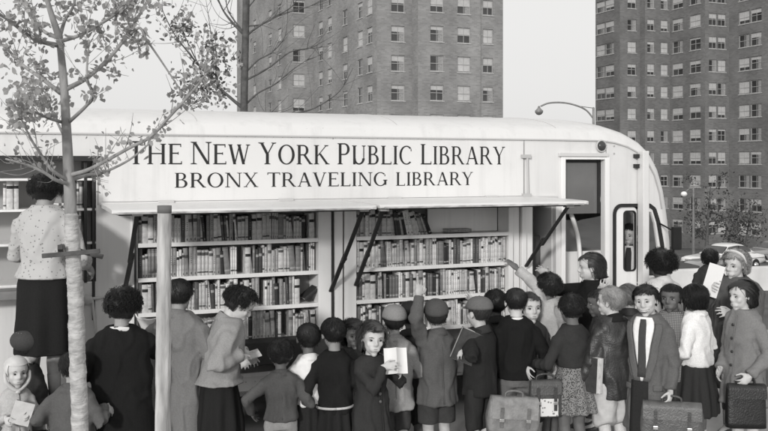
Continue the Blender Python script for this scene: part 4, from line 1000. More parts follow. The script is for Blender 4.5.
brs = [(((57,45),(45,42.5,-.1),(33,38.5,-.18),(7,19,-.3),(-20,2,-.35)),.011), (((60.5,93),(40,77,.1),(24,66,.2),(7,49,.3),(-15,30,.35)),.010), (((61.5,122),(48,118,-.1),(33,112,-.2),(18,120,-.3)),.007),
 (((66.5,89),(88,77,.1),(112,55,.2),(130,30,.25),(150,-5,.3),(160,-40,.3)),.011), (((69,122),(86,106,-.1),(93,96,-.15),(87,76,-.2),(89,40,-.2)),.008), (((61.5,41),(80,35,-.1),(100,24,-.2),(122,8,-.3),(140,-20,-.3)),.009),
 (((58,38),(45,32,.1),(34,21,.15),(23,1,.2),(15,-30,.2)),.009), (((60,36),(65,20,.1),(74,4,.15),(80,-30,.2)),.009),
 (((70,175),(85,171,-.05),(100,164,-.1),(129,148,-.2),(150,137,-.25),(171,115,-.3),(196,87,-.35),(216,60,-.4)),.0095), (((71,180),(88,175,.1),(102,173,.15),(129,160,.25),(150,143,.3)),.009),
 (((69,184),(56,180,-.1),(45,173,-.15),(28,165,-.2),(6,159,-.25)),.009), (((69,182),(52,170,-.1),(42,156,-.1),(31,139,-.15),(18,112,-.2)),.008), (((131,33),(140,28),(147,40),(166,68),(194,111)),.0065),
 (((66,140),(56,120,.1),(46,100,.15),(32,88,.2)),.006), (((84,-30),(110,-10),(125,15),(130,30)),.005)]
leafy = []
for i, (pts, r) in enumerate(brs):
    q = limb(m, B_(*pts), r, r*.42, 8)
    if i != 12:
        t_ = []; twigs(m, q, 14, .20, max(.0011, r*.2), rg, t_); tips += t_
        if i in (3,5,7,0,6,14): leafy += q[len(q)//3:]+t_*2
        elif i in (1,2,13): leafy += q[len(q)//2:]+t_*2
        elif i in (10,11): leafy += q[-5:]
        elif i == 8: leafy += (q[22:30]+q[38:])*2+t_
        else: leafy += t_
tree_part(m, 'branch', BARK, tr)
m = MB(); leaves(m, leafy, 1750, .014, .027, rg)
lft = [T_(x, y, d) for x, y, d in ((20,85,.0),(32,100,.1),(18,110,-.1),(40,118,0),(14,130,.1),(28,128,-.1),(45,140,.1),(20,70,.1),(55,150,0),(30,150,.1))]
leaves(m, lft, 120, .04, .027, rg)
rgt = [T_(x, y, d) for x, y, d in ((80,12,.0),(95,8,.1),(110,16,-.1),(122,28,0),(104,34,.1),(88,40,-.1),(128,44,.1),(100,52,.1),(80,62,0),(118,5,.1))]
leaves(m, rgt, 90, .04, .027, rg)
tree_part(m, 'crown', LEAF, tr, False)
# brace slats and the stake
m = MB(); m.bar(T_(42,256,-.07), T_(100,251,-.06), .019, .012, (0,1,0)); m.bar(T_(60,246,.06), T_(103,257,.07), .020, .012, (0,1,0)); m.bar(T_(60,247,-.07), T_(61,254,.07), .02, .02)
br = m.build('tree_brace', mat('weathered_slat', .07, .85, .35, 14, .4, 60), None, bevel=.003); tag(br, 'dark wooden slats clamped round the wrapped trunk of the young tree', 'tree brace')
SY = 3.85
m = MB(); pb = [Vector((at(163,431,SY).x, SY, GZ-.05)), at(163,431,SY), at(163.5,340,SY), at(164,265,SY), at(164.5,206,SY)]
ps = catmull(pb, 10); m.tube(ps, list(np.interp(range(len(ps)), [0,10,len(ps)-1], [.034,.033,.029])*(1+.02*rg.normal(size=len(ps)))), 16, dome=False)
st = m.build('wooden_stake', mat('peeled_wood', .40, .85, .55, 22, .9, 46, stretch=(1,1,.16)), None, True); tag(st, 'peeled round wooden stake standing upright before the long left bay', 'stake')
m = MB(); m.tube([at(164.5,213,SY), at(164.5,205.5,SY)], [.0305,.0305], 16, dome=False); m.build('stake_top', mat('grey_wood', .16, .9), st, True)
# bare tree behind the bus
KY = 13.5
K_ = lambda x, y, dy=0: at(x, y, KY+dy)
kt = empty('bare_tree', (K_(243,0).x, KY, gz(KY))); tag(kt, 'bare dark tree behind the bus against the left wing of the nearer tower', 'tree')
m = MB(); limb(m, [Vector((K_(244,0).x, KY, gz(KY))), K_(244,200), K_(244,112), K_(245,60), K_(246,10), K_(247,-60)], .060, .050, 12); tree_part(m, 'trunk', DBARK, kt)
m = MB(); tips = []
for pts, r in ((((243,108),(232,99),(218,86),(216,75),(200,66),(181,28,.3)),.045), (((216,80),(205,72),(188,52,-.3),(172,30,-.4),(158,0,-.5)),.03), (((244,34),(232,22),(222,8),(213,-15)),.04), (((243,32),(228,10),(226,-10)),.025), (((217,75),(212,40),(206,0)),.018),
  (((246,36),(256,28),(272,18),(290,8),(300,-5)),.03), (((246,80),(268,68),(290,52),(310,48),(322,42)),.028), (((246,104),(258,93),(275,84),(292,70),(310,58)),.025), (((246,72),(258,60),(272,52),(285,36),(288,10)),.022), (((246,26),(262,24),(282,14),(310,6),(330,-6)),.022),
  (((295,113),(312,109),(330,99),(342,88),(353,68)),.022), (((246,112),(270,114),(295,113)),.03), (((246,10),(258,-5),(270,-25)),.02)):
    q = limb(m, [K_(*p) for p in pts], r*.62, r*.16, 7); t_ = []; twigs(m, q, 9, .75, r*.16, rg, t_); tips += t_
tree_part(m, 'branch', DBARK, kt)
m = MB(); leaves(m, [K_(x, y) for x, y in ((216,48),(224,42),(212,56),(228,55),(220,64),(208,40),(232,46))]+tips[:30], 700, .16, .075, rg); leaves(m, [K_(x, y) for x, y in ((188,88),(194,96),(183,80))], 150, .12, .075, rg)
tree_part(m, 'leaf_cluster', mat('pale_leaf', .27, .7, .45, 5), kt, False)
# thin dark trees before the right tower
for x0, yt, Yd, hgt, lab in ((706,178,62,12,'dark thinly leaved tree in front of the right tower, beside the lamp post'), (745,212,66,10,'low dark bush-like tree at the foot of the right tower, behind the white car')):
    b = at(x0, HOR, Yd); b.z = gz(Yd); t = empty('street_tree', b); tag(t, lab, 'tree', 'dark trees below the right tower')
    m = MB(); topz = HC-(yt-HOR)/F*Yd; trk = limb(m, [b, b+Vector((.1,0,(topz-b.z)*.4)), Vector((b.x+.3, b.y, topz-.6))], .16, .04, 8); tips = []
    for k in range(16):
        i = int(rg.integers(len(trk)//3, len(trk))); p = trk[i]; d = Vector((rg.normal(), rg.normal()*.6, .5)).normalized(); q = limb(m, [p, p+d*.9, p+d*1.7+Vector((0,0,.3))], .035, .01, 5); t_ = []; twigs(m, q, 6, .9, .01, rg, t_); tips += q[4:]+t_
    tree_part(m, 'trunk', DBARK, t)
    m = MB(); leaves(m, tips, 700, .22, .17, rg); tree_part(m, 'crown', mat('dark_leaf', .05, .8, .4, 3), t, False)
# ---------------------------------------------------------------- street lamps
LY = 30
b = at(593, HOR, LY); b.z = gz(LY); lm = empty('street_lamp', b); tag(lm, 'curved arm street lamp rising above the bus roof near the right tower edge', 'street lamp')
LM = mat('lamp_metal', .22, .5, metal=.3)
q = lambda x, y: at(x, y, LY)-b
m = MB(); m.tube([Vector((0,0,0)), q(593.5,108)], [.06,.04], 10); m.build('pole', LM, lm, True)
m = MB(); m.tube(catmull([q(593,118), q(586,110), q(575,105), q(562,102.5), q(549,103), q(541,106)], 6), .028, 8); m.tube([q(593,108), q(578,106), q(572,104.5)], .014, 6); m.build('arm', LM, lm, True)
m = MB(); m.loft([[q(539,112)+Vector((r*math.cos(t), r*math.sin(t), z)) for t in np.linspace(0, 2*math.pi, 16, endpoint=False)] for r, z in ((.03,.2),(.05,.13),(.14,.04),(.13,-.02),(.08,-.08),(.02,-.10))]); m.build('lamp_head', LM, lm, True)
LY = 58
b = at(693.5, HOR, LY); b.z = gz(LY); lm = empty('lamp_post', b); tag(lm, 'thin lamp post with a small bright head standing before the right tower', 'lamp post')
q = lambda x, y: at(x, y, LY)-b
m = MB(); m.tube([Vector((0,0,0)), q(693.5,188)], [.11,.06], 8); m.build('pole', mat('post_metal', .16, .6), lm, True)
m = MB(); m.tube(catmull([q(693.5,190), q(690,188.5), q(685.5,192)], 5), .04, 6); m.build('arm', mat('post_metal', .16, .6), lm, True)
m = MB(); m.ell(q(684,194), (.20,.20,.17), 14, 10); m.build('lamp_globe', mat('white_globe', .85, .3), lm, True)
# ---------------------------------------------------------------- parked car, low wall and hedge
def car(loc, rz, v, label):
    r = empty('parked_car', loc, rz); tag(r, label, 'car'); PT = mat('car_paint', v, .22, .06, 1.5, spec=.6, coat=.6); CH = mat('chrome', .6, .15, .1, metal=.9)
    # length along x, nose at -x; sections are half widths at heights
    m = MB(); sec = []
    for x, zt, w, zb in ((-2.58,.72,.62,.42),(-2.50,.86,.80,.32),(-2.2,.93,.90,.28),(-1.3,.99,.93,.26),(-.85,1.02,.94,.26),(.5,1.02,.95,.26),(1.3,1.01,.95,.26),(1.9,.98,.94,.28),(2.45,.92,.88,.34),(2.62,.78,.76,.44)):
        sec.append([Vector((x, w*math.copysign(abs(math.cos(t))**.45, math.cos(t)), (zt+zb)/2+(zt-zb)/2*math.copysign(abs(math.sin(t))**.5, math.sin(t)))) for t in np.linspace(0, 2*math.pi, 24, endpoint=False)])
    m.loft(sec); m.build('body', PT, r, True)
    m = MB(); sec = []
    for x, zt, w in ((-1.0,1.03,.80),(-.55,1.36,.74),(-.2,1.50,.70),(.4,1.53,.70),(.95,1.48,.70),(1.35,1.32,.74),(1.75,1.03,.80)):
        sec.append([Vector((x, w*math.copysign(abs(math.cos(t))**.5, math.cos(t))*(1 if math.sin(t) < .3 else .96), .96+(zt-.96)*max(0, math.sin(t))**.6)) for t in np.linspace(-.05, math.pi+.05, 18)])
    m.loft(sec); m.build('cabin', PT, r, True)
    GLS = glass_mat('car_glass', .06, .06)
    for s in (-1, 1):
        for pts in (((-.78,1.06),(-.42,1.38),(.28,1.43),(.28,1.06)), ((.36,1.06),(.36,1.43),(.92,1.38),(1.30,1.18),(1.36,1.06))):
            m = MB(); n = len(pts); V = [(x, s*(.79-.13*(z-1.0)), z) for x, z in pts]+[(x, s*(.70-.13*(z-1.0)), z) for x, z in pts]; m.add(V, [tuple(range(n)), tuple(range(2*n-1, n-1, -1))]+[(i, (i+1) % n, n+(i+1) % n, n+i) for i in range(n)]); m.build('side_window', GLS, r)
        for x in (-1.62, 1.55):
            m = MB(); m.tube([(x, s*.74, .33), (x, s*.95, .33)], .335, 24, dome=False); o = m.build('wheel', RUBBER, r); m = MB(); m.tube([(x, s*.90, .33), (x, s*.965, .33)], [.19,.15], 18); m.build('hubcap', CH, o, True)
        m = MB(); m.ell((-2.53, s*.62, .74), (.07,.12,.12), 16, 10); m.build('headlight', glass_mat('lamp_glass', .6, .1), r, True)
        m = MB(); m.bar((-2.3, s*.945, .70), (2.3, s*.955, .72), .02, .03); m.build('chrome_strip', CH, r)
    m = MB(); V = [(-.98,-.66,1.06),(-.98,.66,1.06),(-.52,.60,1.40),(-.52,-.60,1.40)]; m.add(V+[(x+.08,y,z-.03) for x, y, z in V], [(0,1,2,3),(7,6,5,4),(0,4,5,1),(1,5,6,2),(2,6,7,3),(3,7,4,0)]); m.build('windscreen', GLS, r)
    for x in (-2.66, 2.68):
        m = MB(); m.tube(catmull([(x*.97,-.92,.45), (x,-.6,.45), (x*1.005,0,.45), (x,.6,.45), (x*.97,.92,.45)], 4), .085, 10); m.build('bumper', CH, r, True)
    m = MB()
    for k in range(5): m.box((-2.62,-.45,.55+.05*k), (-2.555,.45,.575+.05*k))
    m.build('grille', CH, r)
    return r
cx = at(723, HOR, 49); car((cx.x, 49, gz(49)+.012), R(33), .72, 'white rounded sedan parked on the road below the right tower')
cx = at(772, HOR, 62); car((cx.x, 62, gz(62)+.012), R(20), .26, 'grey sedan parked farther off, partly behind the white sedan')
YW = 24
a, b = at(668, HOR, YW), at(800, HOR, YW+1.2)
wz = lambda y, Yq: HC-(y-HOR)/F*Yq
m = MB(); m.bar((a.x, a.y, (wz(278,YW)+gz(YW)-.3)/2+.25), (b.x, b.y, (wz(278,YW)+gz(YW)-.3)/2+.25), .35, (wz(270.5,YW)-gz(YW)+.1)) if False else m.loft([[Vector((p.x, p.y+dy, z)) for dy, z in ((-.15,gz(YW)-.3),(.15,gz(YW)-.3),(.15,wz(270,YW)),(-.15,wz(270,YW)))] for p in (a, b)])
w_ = m.build('low_wall', mat('whitewashed_wall', .66, .8, .15, 1.5, .2, 20), None, bevel=.02); tag(w_, 'low whitewashed wall beyond the crowd at the right, before the parked car', 'wall')
cb = at(704, HOR, 27.5); car((cb.x, 27.5, gz(27.5)-.66), R(8), .20, 'dark low car roof and bonnet showing just behind the low white wall')
# ---------------------------------------------------------------- the crowd
PX = lambda x, y, d=0, **k: dict(px=(x, y, d), **k)
LOC = lambda o, f, u, **k: dict(loc=(o, f, u), **k)
PE = {}
LIGHT, MID, DARK = .46, .27, .11
def P(key, **k): PE[key] = person(seed=len(PE)*7+3, key_=key, **k); return PE[key]
# --- left group
P('blouse', px=46, top=172, H=1.60, adult=True, yaw=172, head=(8,12,0), skin_v=MID, Yfix=6.25, hair=dict(style='curly', v=.010, n=700, len=.45, vol=.42),
  upper=dict(name='blouse', hem=.56, v=.5, m=pattern_mat('sprigged_cotton', .44, .20, 40, .22), ease=.004, waist=.092, bulk=.9, sl=.62), lower=dict(v=.012, hem=.24, flare=.13, pleats=7), sock=.3,
  L=LOC(.12,.20,.62), Rt=LOC(.15,.14,.56), label='woman in a sprigged white blouse and long black skirt, standing up at the rear shelves')
P('hood_girl', px=16, top=352, H=1.13, yaw=28, head=(8,4,0), skin_v=.45, hat=dict(k='scarf', v=.55), upper=dict(v=.40, hem=.36, flare=.15, collar=.4, buttons=3), lower=dict(v=.08, hem=.25), smile=.3,
  L=LOC(.07,.14,.62,curl=.8), Rt=LOC(.07,.15,.60,curl=.8), sock=.5, label='small girl in a pale headscarf and light coat looking out at the lower left edge')
P('beret', px=29, top=331, H=1.2, yaw=165, head=(-10,5,0), skin_v=LIGHT, hair=dict(style='crop', v=.02, n=250), hat=dict(k='beret', v=.05), upper=dict(v=.03, hem=.34, flare=.15, collar=.03), lower=dict(v=.03), label='child from behind in a dark studded beret, behind the small girl in a headscarf')
P('grey_kid', px=73, top=347, H=1.25, yaw=176, head=(5,6,0), skin_v=MID, hair=dict(style='short', v=.015), upper=dict(v=.085, hem=.36, flare=.19, waist=.14, ease=.022, collar=.08, bulk=1.3), lower=dict(v=.05), L=LOC(.16,.05,.60), Rt=LOC(.17,.10,.66), label='child in a plain dark grey coat, mostly behind the wrapped tree trunk')
P('black_coat', px=123, top=286, H=1.575, adult=True, yaw=190, head=(-12,8,0), skin_v=MID, hair=dict(style='big', v=.010, n=900, len=.42, vol=.40), upper=dict(v=.008, hem=.30, flare=.165, waist=.125, ease=.016, bulk=1.15, drape=.6), lower=dict(v=.01),
  L=LOC(.16,.12,.58), Rt=PX(150,338,.42), label='woman in a black coat with a patterned neck scarf, seen from behind near the stake')
P('tweed_man', px=179, top=275, H=1.60, adult=True, yaw=172, head=(6,10,0), skin_v=MID, hair=dict(style='crop', v=.012, n=500, vol=.12, fringe=.25), upper=dict(v=.16, hem=.24, flare=.150, waist=.118, ease=.014, collar=.15, seam=True, drape=.7, bulk=1.1), lower=dict(k='trousers', v=.05), L=LOC(.14,.16,.62), Rt=LOC(.15,.14,.6), label='grown-up in a long grey coat seen from behind, just right of the stake')
P('reader', px=247, top=285, H=1.575, adult=True, yaw=106, head=(2,28,0), lean=9, skin_v=LIGHT, hair=dict(style='curly', v=.012, n=700, len=.40, vol=.26, fringe=.40), upper=dict(v=.24, hem=.53, flare=.140, waist=.124, ease=.016, collar=.24, cr=.022, bulk=1.2, cuff=.5, drape=.8), lower=dict(v=.014, hem=.22, flare=.14),
  L=PX(250,357,.10,curl=.7), Rt=PX(243,360,-.16,curl=.7), label='woman in a loose grey jacket bending her dark curly head to read')
P('jacket_kid', px=281, top=336, H=1.225, yaw=192, head=(-6,8,0), skin_v=DARK, hair=dict(style='curly', v=.012, n=500, len=.3, vol=.22), upper=dict(v=.075, hem=.51, flare=.130, waist=.098, ease=.014, collar=.07, bulk=1.15, seam=True), lower=dict(k='trousers', v=.30), L=LOC(.19,.06,.52,pole=(.8,.4,-.3)), Rt=LOC(.17,.14,.6), label='small child in a short dark grey jacket and pale trousers, back turned')
P('white_shirt', px=309, top=319, H=1.31, yaw=205, head=(-10,0,0), skin_v=DARK, hair=dict(style='crop', v=.010, n=420), upper=dict(name='shirt', v=.72, m=cotton(.74), hem=.52, flare=.112, ease=.012, collar=.7, bulk=1.05), lower=dict(v=.018, hem=.30, flare=.125, top=.60), L=LOC(.15,.06,.46), Rt=LOC(.13,.18,.6), label='child in a bright white shirt and dark pinafore skirt, back turned')
P('black_boy', px=334, top=314, H=1.345, yaw=190, head=(14,2,0), skin_v=MID, hair=dict(style='crop', v=.010, n=500, vol=.1), upper=dict(v=.012, hem=.46, flare=.128, waist=.112, ease=.014, bulk=1.15, belt=.5, bz=.50), lower=dict(v=.016, hem=.3, flare=.13, top=.6), L=LOC(.15,.05,.50), Rt=LOC(.155,.02,.44), label='boy in a black coat with a pale cord belt, seen from behind')
P('peeping', px=353, top=316, H=1.30, yaw=30, head=(-12,6,0), skin_v=.40, hair=dict(style='wavy', v=.03, n=600, len=.7), upper=dict(v=.05, collar=.05), lower=dict(v=.05), L=LOC(.08,.14,.60), Rt=LOC(.09,.13,.58), Yfix=6.3, label='curly haired child peeping out behind the girl with the magazine')
P('magazine_girl', px=373, top=318, H=1.325, yaw=32, head=(-14,2,4), skin_v=.45, hair=dict(style='wavy', v=.055, n=900, len=.82, vol=.20, fringe=.36), upper=dict(name='dress', v=.028, hem=.30, flare=.165, waist=.092, ease=.012, buttons=5, bv=.1, collar=.03, cr=.014), sock=.5, smile=.35,
  L=PX(397,371,-.02,curl=.8), Rt=PX(388,366,-.16,curl=.8), label='girl with wavy hair in a dark dress, facing out and holding an open magazine')
P('beanie_boy', px=395, top=303, H=1.37, yaw=188, head=(8,-6,0), skin_v=.36, hair=dict(style='crop', v=.02), hat=dict(k='cap', v=.20), upper=dict(v=.26, hem=.40, flare=.150, waist=.118, ease=.014, collar=.25, bulk=1.1, seam=True), lower=dict(k='trousers', v=.05), L=LOC(.15,.08,.55), Rt=LOC(.14,.1,.55), label='boy in a pale round cap and light grey overcoat, back turned')
P('dark_cap', px=411, top=299, H=1.42, Yfix=6.65, yaw=185, head=(0,0,0), skin_v=DARK, hair=dict(style='crop', v=.01), hat=dict(k='cap', v=.018), upper=dict(v=.03, collar=.03), lower=dict(k='trousers', v=.03), L=LOC(.08,.14,.60), Rt=LOC(.09,.13,.58), label='boy in a black cap half hidden between the pale cap and the reaching boy')
P('reaching', px=436, top=298, H=1.41, yaw=200, head=(-8,-12,6), skin_v=.34, hair=dict(style='crop', v=.03), hat=dict(k='cap', v=.065), upper=dict(v=.085, hem=.41, flare=.150, waist=.120, ease=.014, collar=.08, bulk=1.15, seam=True), lower=dict(k='shorts', v=.04, hem=.30), sock=.06,
  L=PX(418,291,-.02,curl=.12,palm=(-.2,-.9,.1)), Rt=LOC(.10,.15,.56), label='boy in a tweed cap with one arm stretched up to the right bay')
P('vest_boy', px=480, top=294, H=1.43, yaw=225, head=(-4,2,0), skin_v=.38, hair=dict(style='crop', v=.03), hat=dict(k='cap', v=.11), upper=dict(name='jacket', v=.016, hem=.46, flare=.126, waist=.108, ease=.013, collar=.03), lower=dict(k='trousers', v=.022), L=PX(462,350,-.12,curl=.6,pole=(.9,.3,-.5)), Rt=PX(470,298,.45,curl=.2), label='boy in a grey cap and black jacket clasping books under his arm')
P('behind_head', px=496, top=287, H=1.47, yaw=190, skin_v=DARK, hair=dict(style='curly', v=.010, n=420, len=.3, vol=.16), upper=dict(v=.03, collar=.03), lower=dict(v=.03), Yfix=6.75, L=LOC(.08,.14,.60), Rt=LOC(.09,.13,.58), label='child whose dark curly head shows behind the boy in a grey cap')
P('white_collar', px=516, top=284, H=1.475, yaw=186, head=(-4,4,0), skin_v=LIGHT, hair=dict(style='crop', v=.012, n=520), upper=dict(v=.008, hem=.50, flare=.134, waist=.118, ease=.014, bulk=1.15), lower=dict(k='trousers', v=.13), L=LOC(.165,.02,.44), Rt=LOC(.14,.12,.55), label='boy in a black coat with a white collar, back turned, above the leather satchel')
P('smiling_behind', px=529, top=289, H=1.44, yaw=20, head=(-6,0,0), skin_v=.43, hair=dict(style='short', v=.03), upper=dict(v=.035, hem=.4, collar=.04), lower=dict(k='trousers', v=.05), smile=.4, Yfix=6.55, L=LOC(.08,.14,.60), Rt=LOC(.09,.13,.58), label='boy in a dark coat facing out beside the white collared boy')
P('pale_reach', px=551, top=271, H=1.53, yaw=232, head=(-14,-6,0), skin_v=DARK, hair=dict(style='curly', v=.012, n=600, len=.36, vol=.2), upper=dict(v=.38, hem=.36, flare=.145, waist=.115, ease=.014, collar=.36, bulk=1.15), lower=dict(v=.05), L=PX(516,265,.10,curl=.3,palm=(-.3,.2,-.9),pole=(0,.6,-.8)), Rt=LOC(.14,.1,.55), label='child in a pale coat with an arm stretched to the edge of the right bay')
P('teacher', px=592, top=250, H=1.64, adult=True, yaw=268, head=(-4,4,0), skin_v=.48, hair=dict(style='bob', v=.05, n=800, len=.75, vol=.14, zend=-.42, fringe=.34, part=(.1,.3,.42)), upper=dict(v=.008, hem=.40, flare=.13, ease=.012, bulk=1.1, cuff=.6), lower=dict(v=.02), smile=.4, L=PX(602,288,-.25,curl=.5), Rt=PX(541,273,.12,curl=.3), label='smiling woman in profile in a black coat, before the entrance door')
P('spotted_skirt', px=572, top=291, H=1.44, yaw=205, head=(-16,6,0), skin_v=DARK, hair=dict(style='curly', v=.010, n=600, len=.3, vol=.2), upper=dict(name='sweater', v=.028, hem=.60, flare=.112, waist=.104, ease=.012, bulk=1.05), lower=dict(hem=.35, flare=.17, m=pattern_mat('speckled_wool', .20, .03, 105, .42)), sock=.03, L=LOC(.16,.16,.58), Rt=LOC(.16,.08,.56), label='girl in a dark sweater and speckled skirt, back turned, beside the leather jacket boy')
P('white_profile', px=600, top=285, H=1.47, yaw=262, head=(0,8,0), skin_v=DARK, hair=dict(style='crop', v=.010), upper=dict(v=.03, collar=.6, cm=cotton(.6), hem=.5), lower=dict(v=.05), Yfix=6.7, L=LOC(.08,.14,.60), Rt=LOC(.09,.13,.58), label='white collared child in profile behind the leather jacket boy')
P('leather', px=613, top=283, H=1.50, yaw=205, head=(30,0,0), skin_v=.46, hair=dict(style='short', v=.22, n=700, len=.34, vol=.1), upper=dict(name='leather_jacket', m=leather(.028), hem=.41, flare=.124, waist=.132, ease=.018, collar=.012, cm=cloth(.012), cr=.026, bulk=1.32), lower=dict(k='trousers', v=.44, m=cotton(.46), bulk=1.28), L=LOC(.18,.07,.44), Rt=LOC(.18,.12,.52), label='fair haired boy in a shiny leather jacket and pale trousers, back turned')
P('tie_boy', px=645, top=281, H=1.525, yaw=-34, head=(2,4,-6), skin_v=.43, hair=dict(style='short', v=.012, n=620, len=.36, vol=.12, fringe=.3), upper=dict(v=.10, hem=.26, flare=.150, waist=.118, ease=.016, collar=.10, gap=.75, cr=.020, bulk=1.18, shirt=.75, tie=.05, vz=.52, vw=.72, inner=.02, drape=.3, pockets=True), lower=dict(k='trousers', v=.03), smile=1.0,
  L=PX(671,396,-.17,curl=.9), Rt=LOC(.15,.05,.42), label='grinning boy in an open grey overcoat, white shirt and dark tie, holding a briefcase')
P('fair_behind', px=629, top=281, H=1.55, yaw=170, head=(30,0,0), skin_v=.43, hair=dict(style='short', v=.12, n=420), upper=dict(v=.05, collar=.05), lower=dict(k='trousers', v=.05), Yfix=6.9, L=LOC(.08,.14,.60), Rt=LOC(.09,.13,.58), label='fair haired child mostly hidden between the leather jacket boy and the grinning boy')
P('big_hair', px=662, top=249, H=1.64, adult=True, yaw=200, head=(-10,0,0), skin_v=DARK, hair=dict(style='big', v=.008, n=1000, len=.5, vol=.52), upper=dict(v=.55, hem=.45, collar=.6, cm=cotton(.6), ease=.012), lower=dict(v=.05), label='woman with a great mass of black curly hair and a white jacket')
P('check_jacket', px=672, top=280, H=1.475, yaw=-30, head=(-6,2,0), skin_v=DARK, hair=dict(style='tail', v=.010, n=500, len=.4, vol=.06), upper=dict(name='jacket', m=pattern_mat('checked_wool', .36, .10, 26, kind='check'), hem=.44, flare=.13, ease=.013, collar=.2), lower=dict(v=.05), Yfix=6.75, L=LOC(.08,.14,.60), Rt=LOC(.09,.13,.58), label='girl with pinned back hair in a checked jacket, looking left beside the grinning boy')
P('cardigan', px=696, top=280, H=1.475, yaw=225, head=(-20,2,0), skin_v=DARK, hair=dict(style='bob', v=.008, n=600, len=.6, vol=.12, zend=-.4), upper=dict(name='cardigan', v=.72, hem=.53, flare=.118, waist=.108, ease=.014, collar=.7, bulk=1.1, crease=.006), lower=dict(v=.03, hem=.25, flare=.15), sock=.5, L=LOC(.13,.14,.56), Rt=LOC(.14,.14,.6), label='girl in a bright white cardigan and dark skirt turned towards the bus')
P('paper_woman', px=737, top=247, H=1.68, adult=True, yaw=-42, head=(-14,6,4), skin_v=.45, hair=dict(style='wavy', v=.26, n=800, len=.55, vol=.22, zend=-.35, fringe=.34), hat=dict(k='band', v=.5), upper=dict(v=.085, hem=.28, flare=.15, waist=.118, ease=.016, collar=.08, bulk=1.15), lower=dict(v=.05), Rt=PX(713,286,-.18,curl=.8), L=PX(730,318,-.28,curl=.5), sock=.4, label='fair curly haired woman in a checked headband, holding up a folded paper')
P('bob_girl', px=743, top=277, H=1.53, yaw=-66, head=(-8,4,0), skin_v=.45, hair=dict(style='bob', v=.022, n=900, len=.85, vol=.20, zend=-.40, fringe=.35, part=(.1,.25,.45), curl=.2), upper=dict(v=.17, hem=.345, flare=.150, waist=.112, ease=.014, collar=.16, cr=.022, buttons=4, bulk=1.12, pockets=True), lower=dict(v=.05, hem=.30), sock=.10, L=PX(750,381,-.21,curl=.9), Rt=PX(719,373,.02), label='girl with a straight dark bob in a buttoned grey coat, carrying a case')
P('far_dark', px=710, top=248, H=1.50, yaw=170, skin_v=DARK, hair=dict(style='curly', v=.008, n=400), upper=dict(v=.03), lower=dict(k='trousers', v=.03), Yfix=11.3, label='dark haired figure seen from behind, far off by the low wall')
drv = P('driver', px=630, top=221, H=1.62, adult=True, yaw=-25, head=(-10,6,0), skin_v=.34, hair=dict(style='crop', v=.010, n=420, vol=.1), upper=dict(v=.05, hem=.5, collar=.05, gap=.7, shirt=.6, tie=.03, vw=.4), lower=dict(k='trousers', v=.03), Yfix=9.05, L=LOC(.12,.22,.62), Rt=LOC(.12,.2,.60), label='driver in a dark suit visible through the cab door window of the bus')
# --- neck scarf and small clothing bits
def neck_wrap(key, name, m, r=.34, z=-.62, tube=.07):
    p = PE[key]; mb = MB(); inv = p['root'].matrix_basis.inverted(); hd = p['hd']
    mb.tube(catmull([hd((r*math.sin(t), -.05+r*math.cos(t)*.95, z-.07*math.cos(t))) for t in np.linspace(0, 2*math.pi, 13)], 3), tube*.2, 10, flat=.8)
    o = mb.build(name, m, None, True); p['root'].matrix_basis; o.data.transform(Matrix.LocRotScale(p['root'].location, p['root'].rotation_euler, None).inverted()); o.parent = p['root']
neck_wrap('black_coat', 'neck_scarf', pattern_mat('figured_scarf', .65, .12, 30, .25), tube=.10)
neck_wrap('white_collar', 'collar', cotton(.7), z=-.60, tube=.07)
neck_wrap('tie_boy', 'shirt_collar', cotton(.72), r=.27, z=-.60, tube=.11)
neck_wrap('teacher', 'collar', cotton(.65), z=-.62, tube=.06)
def cord_unused(key, z, v):
    p = PE[key]; r = p['root']; mb = MB(); H = r['H'] if 'H' in r else 1.345
    mb.tube([Vector((.131*H*math.sin(t), -.108*H*math.cos(t), z*H)) for t in np.linspace(0, 2*math.pi, 33)], .009, 8, dome=False, flat=.6); mb.build('belt', cotton(v), r, True)
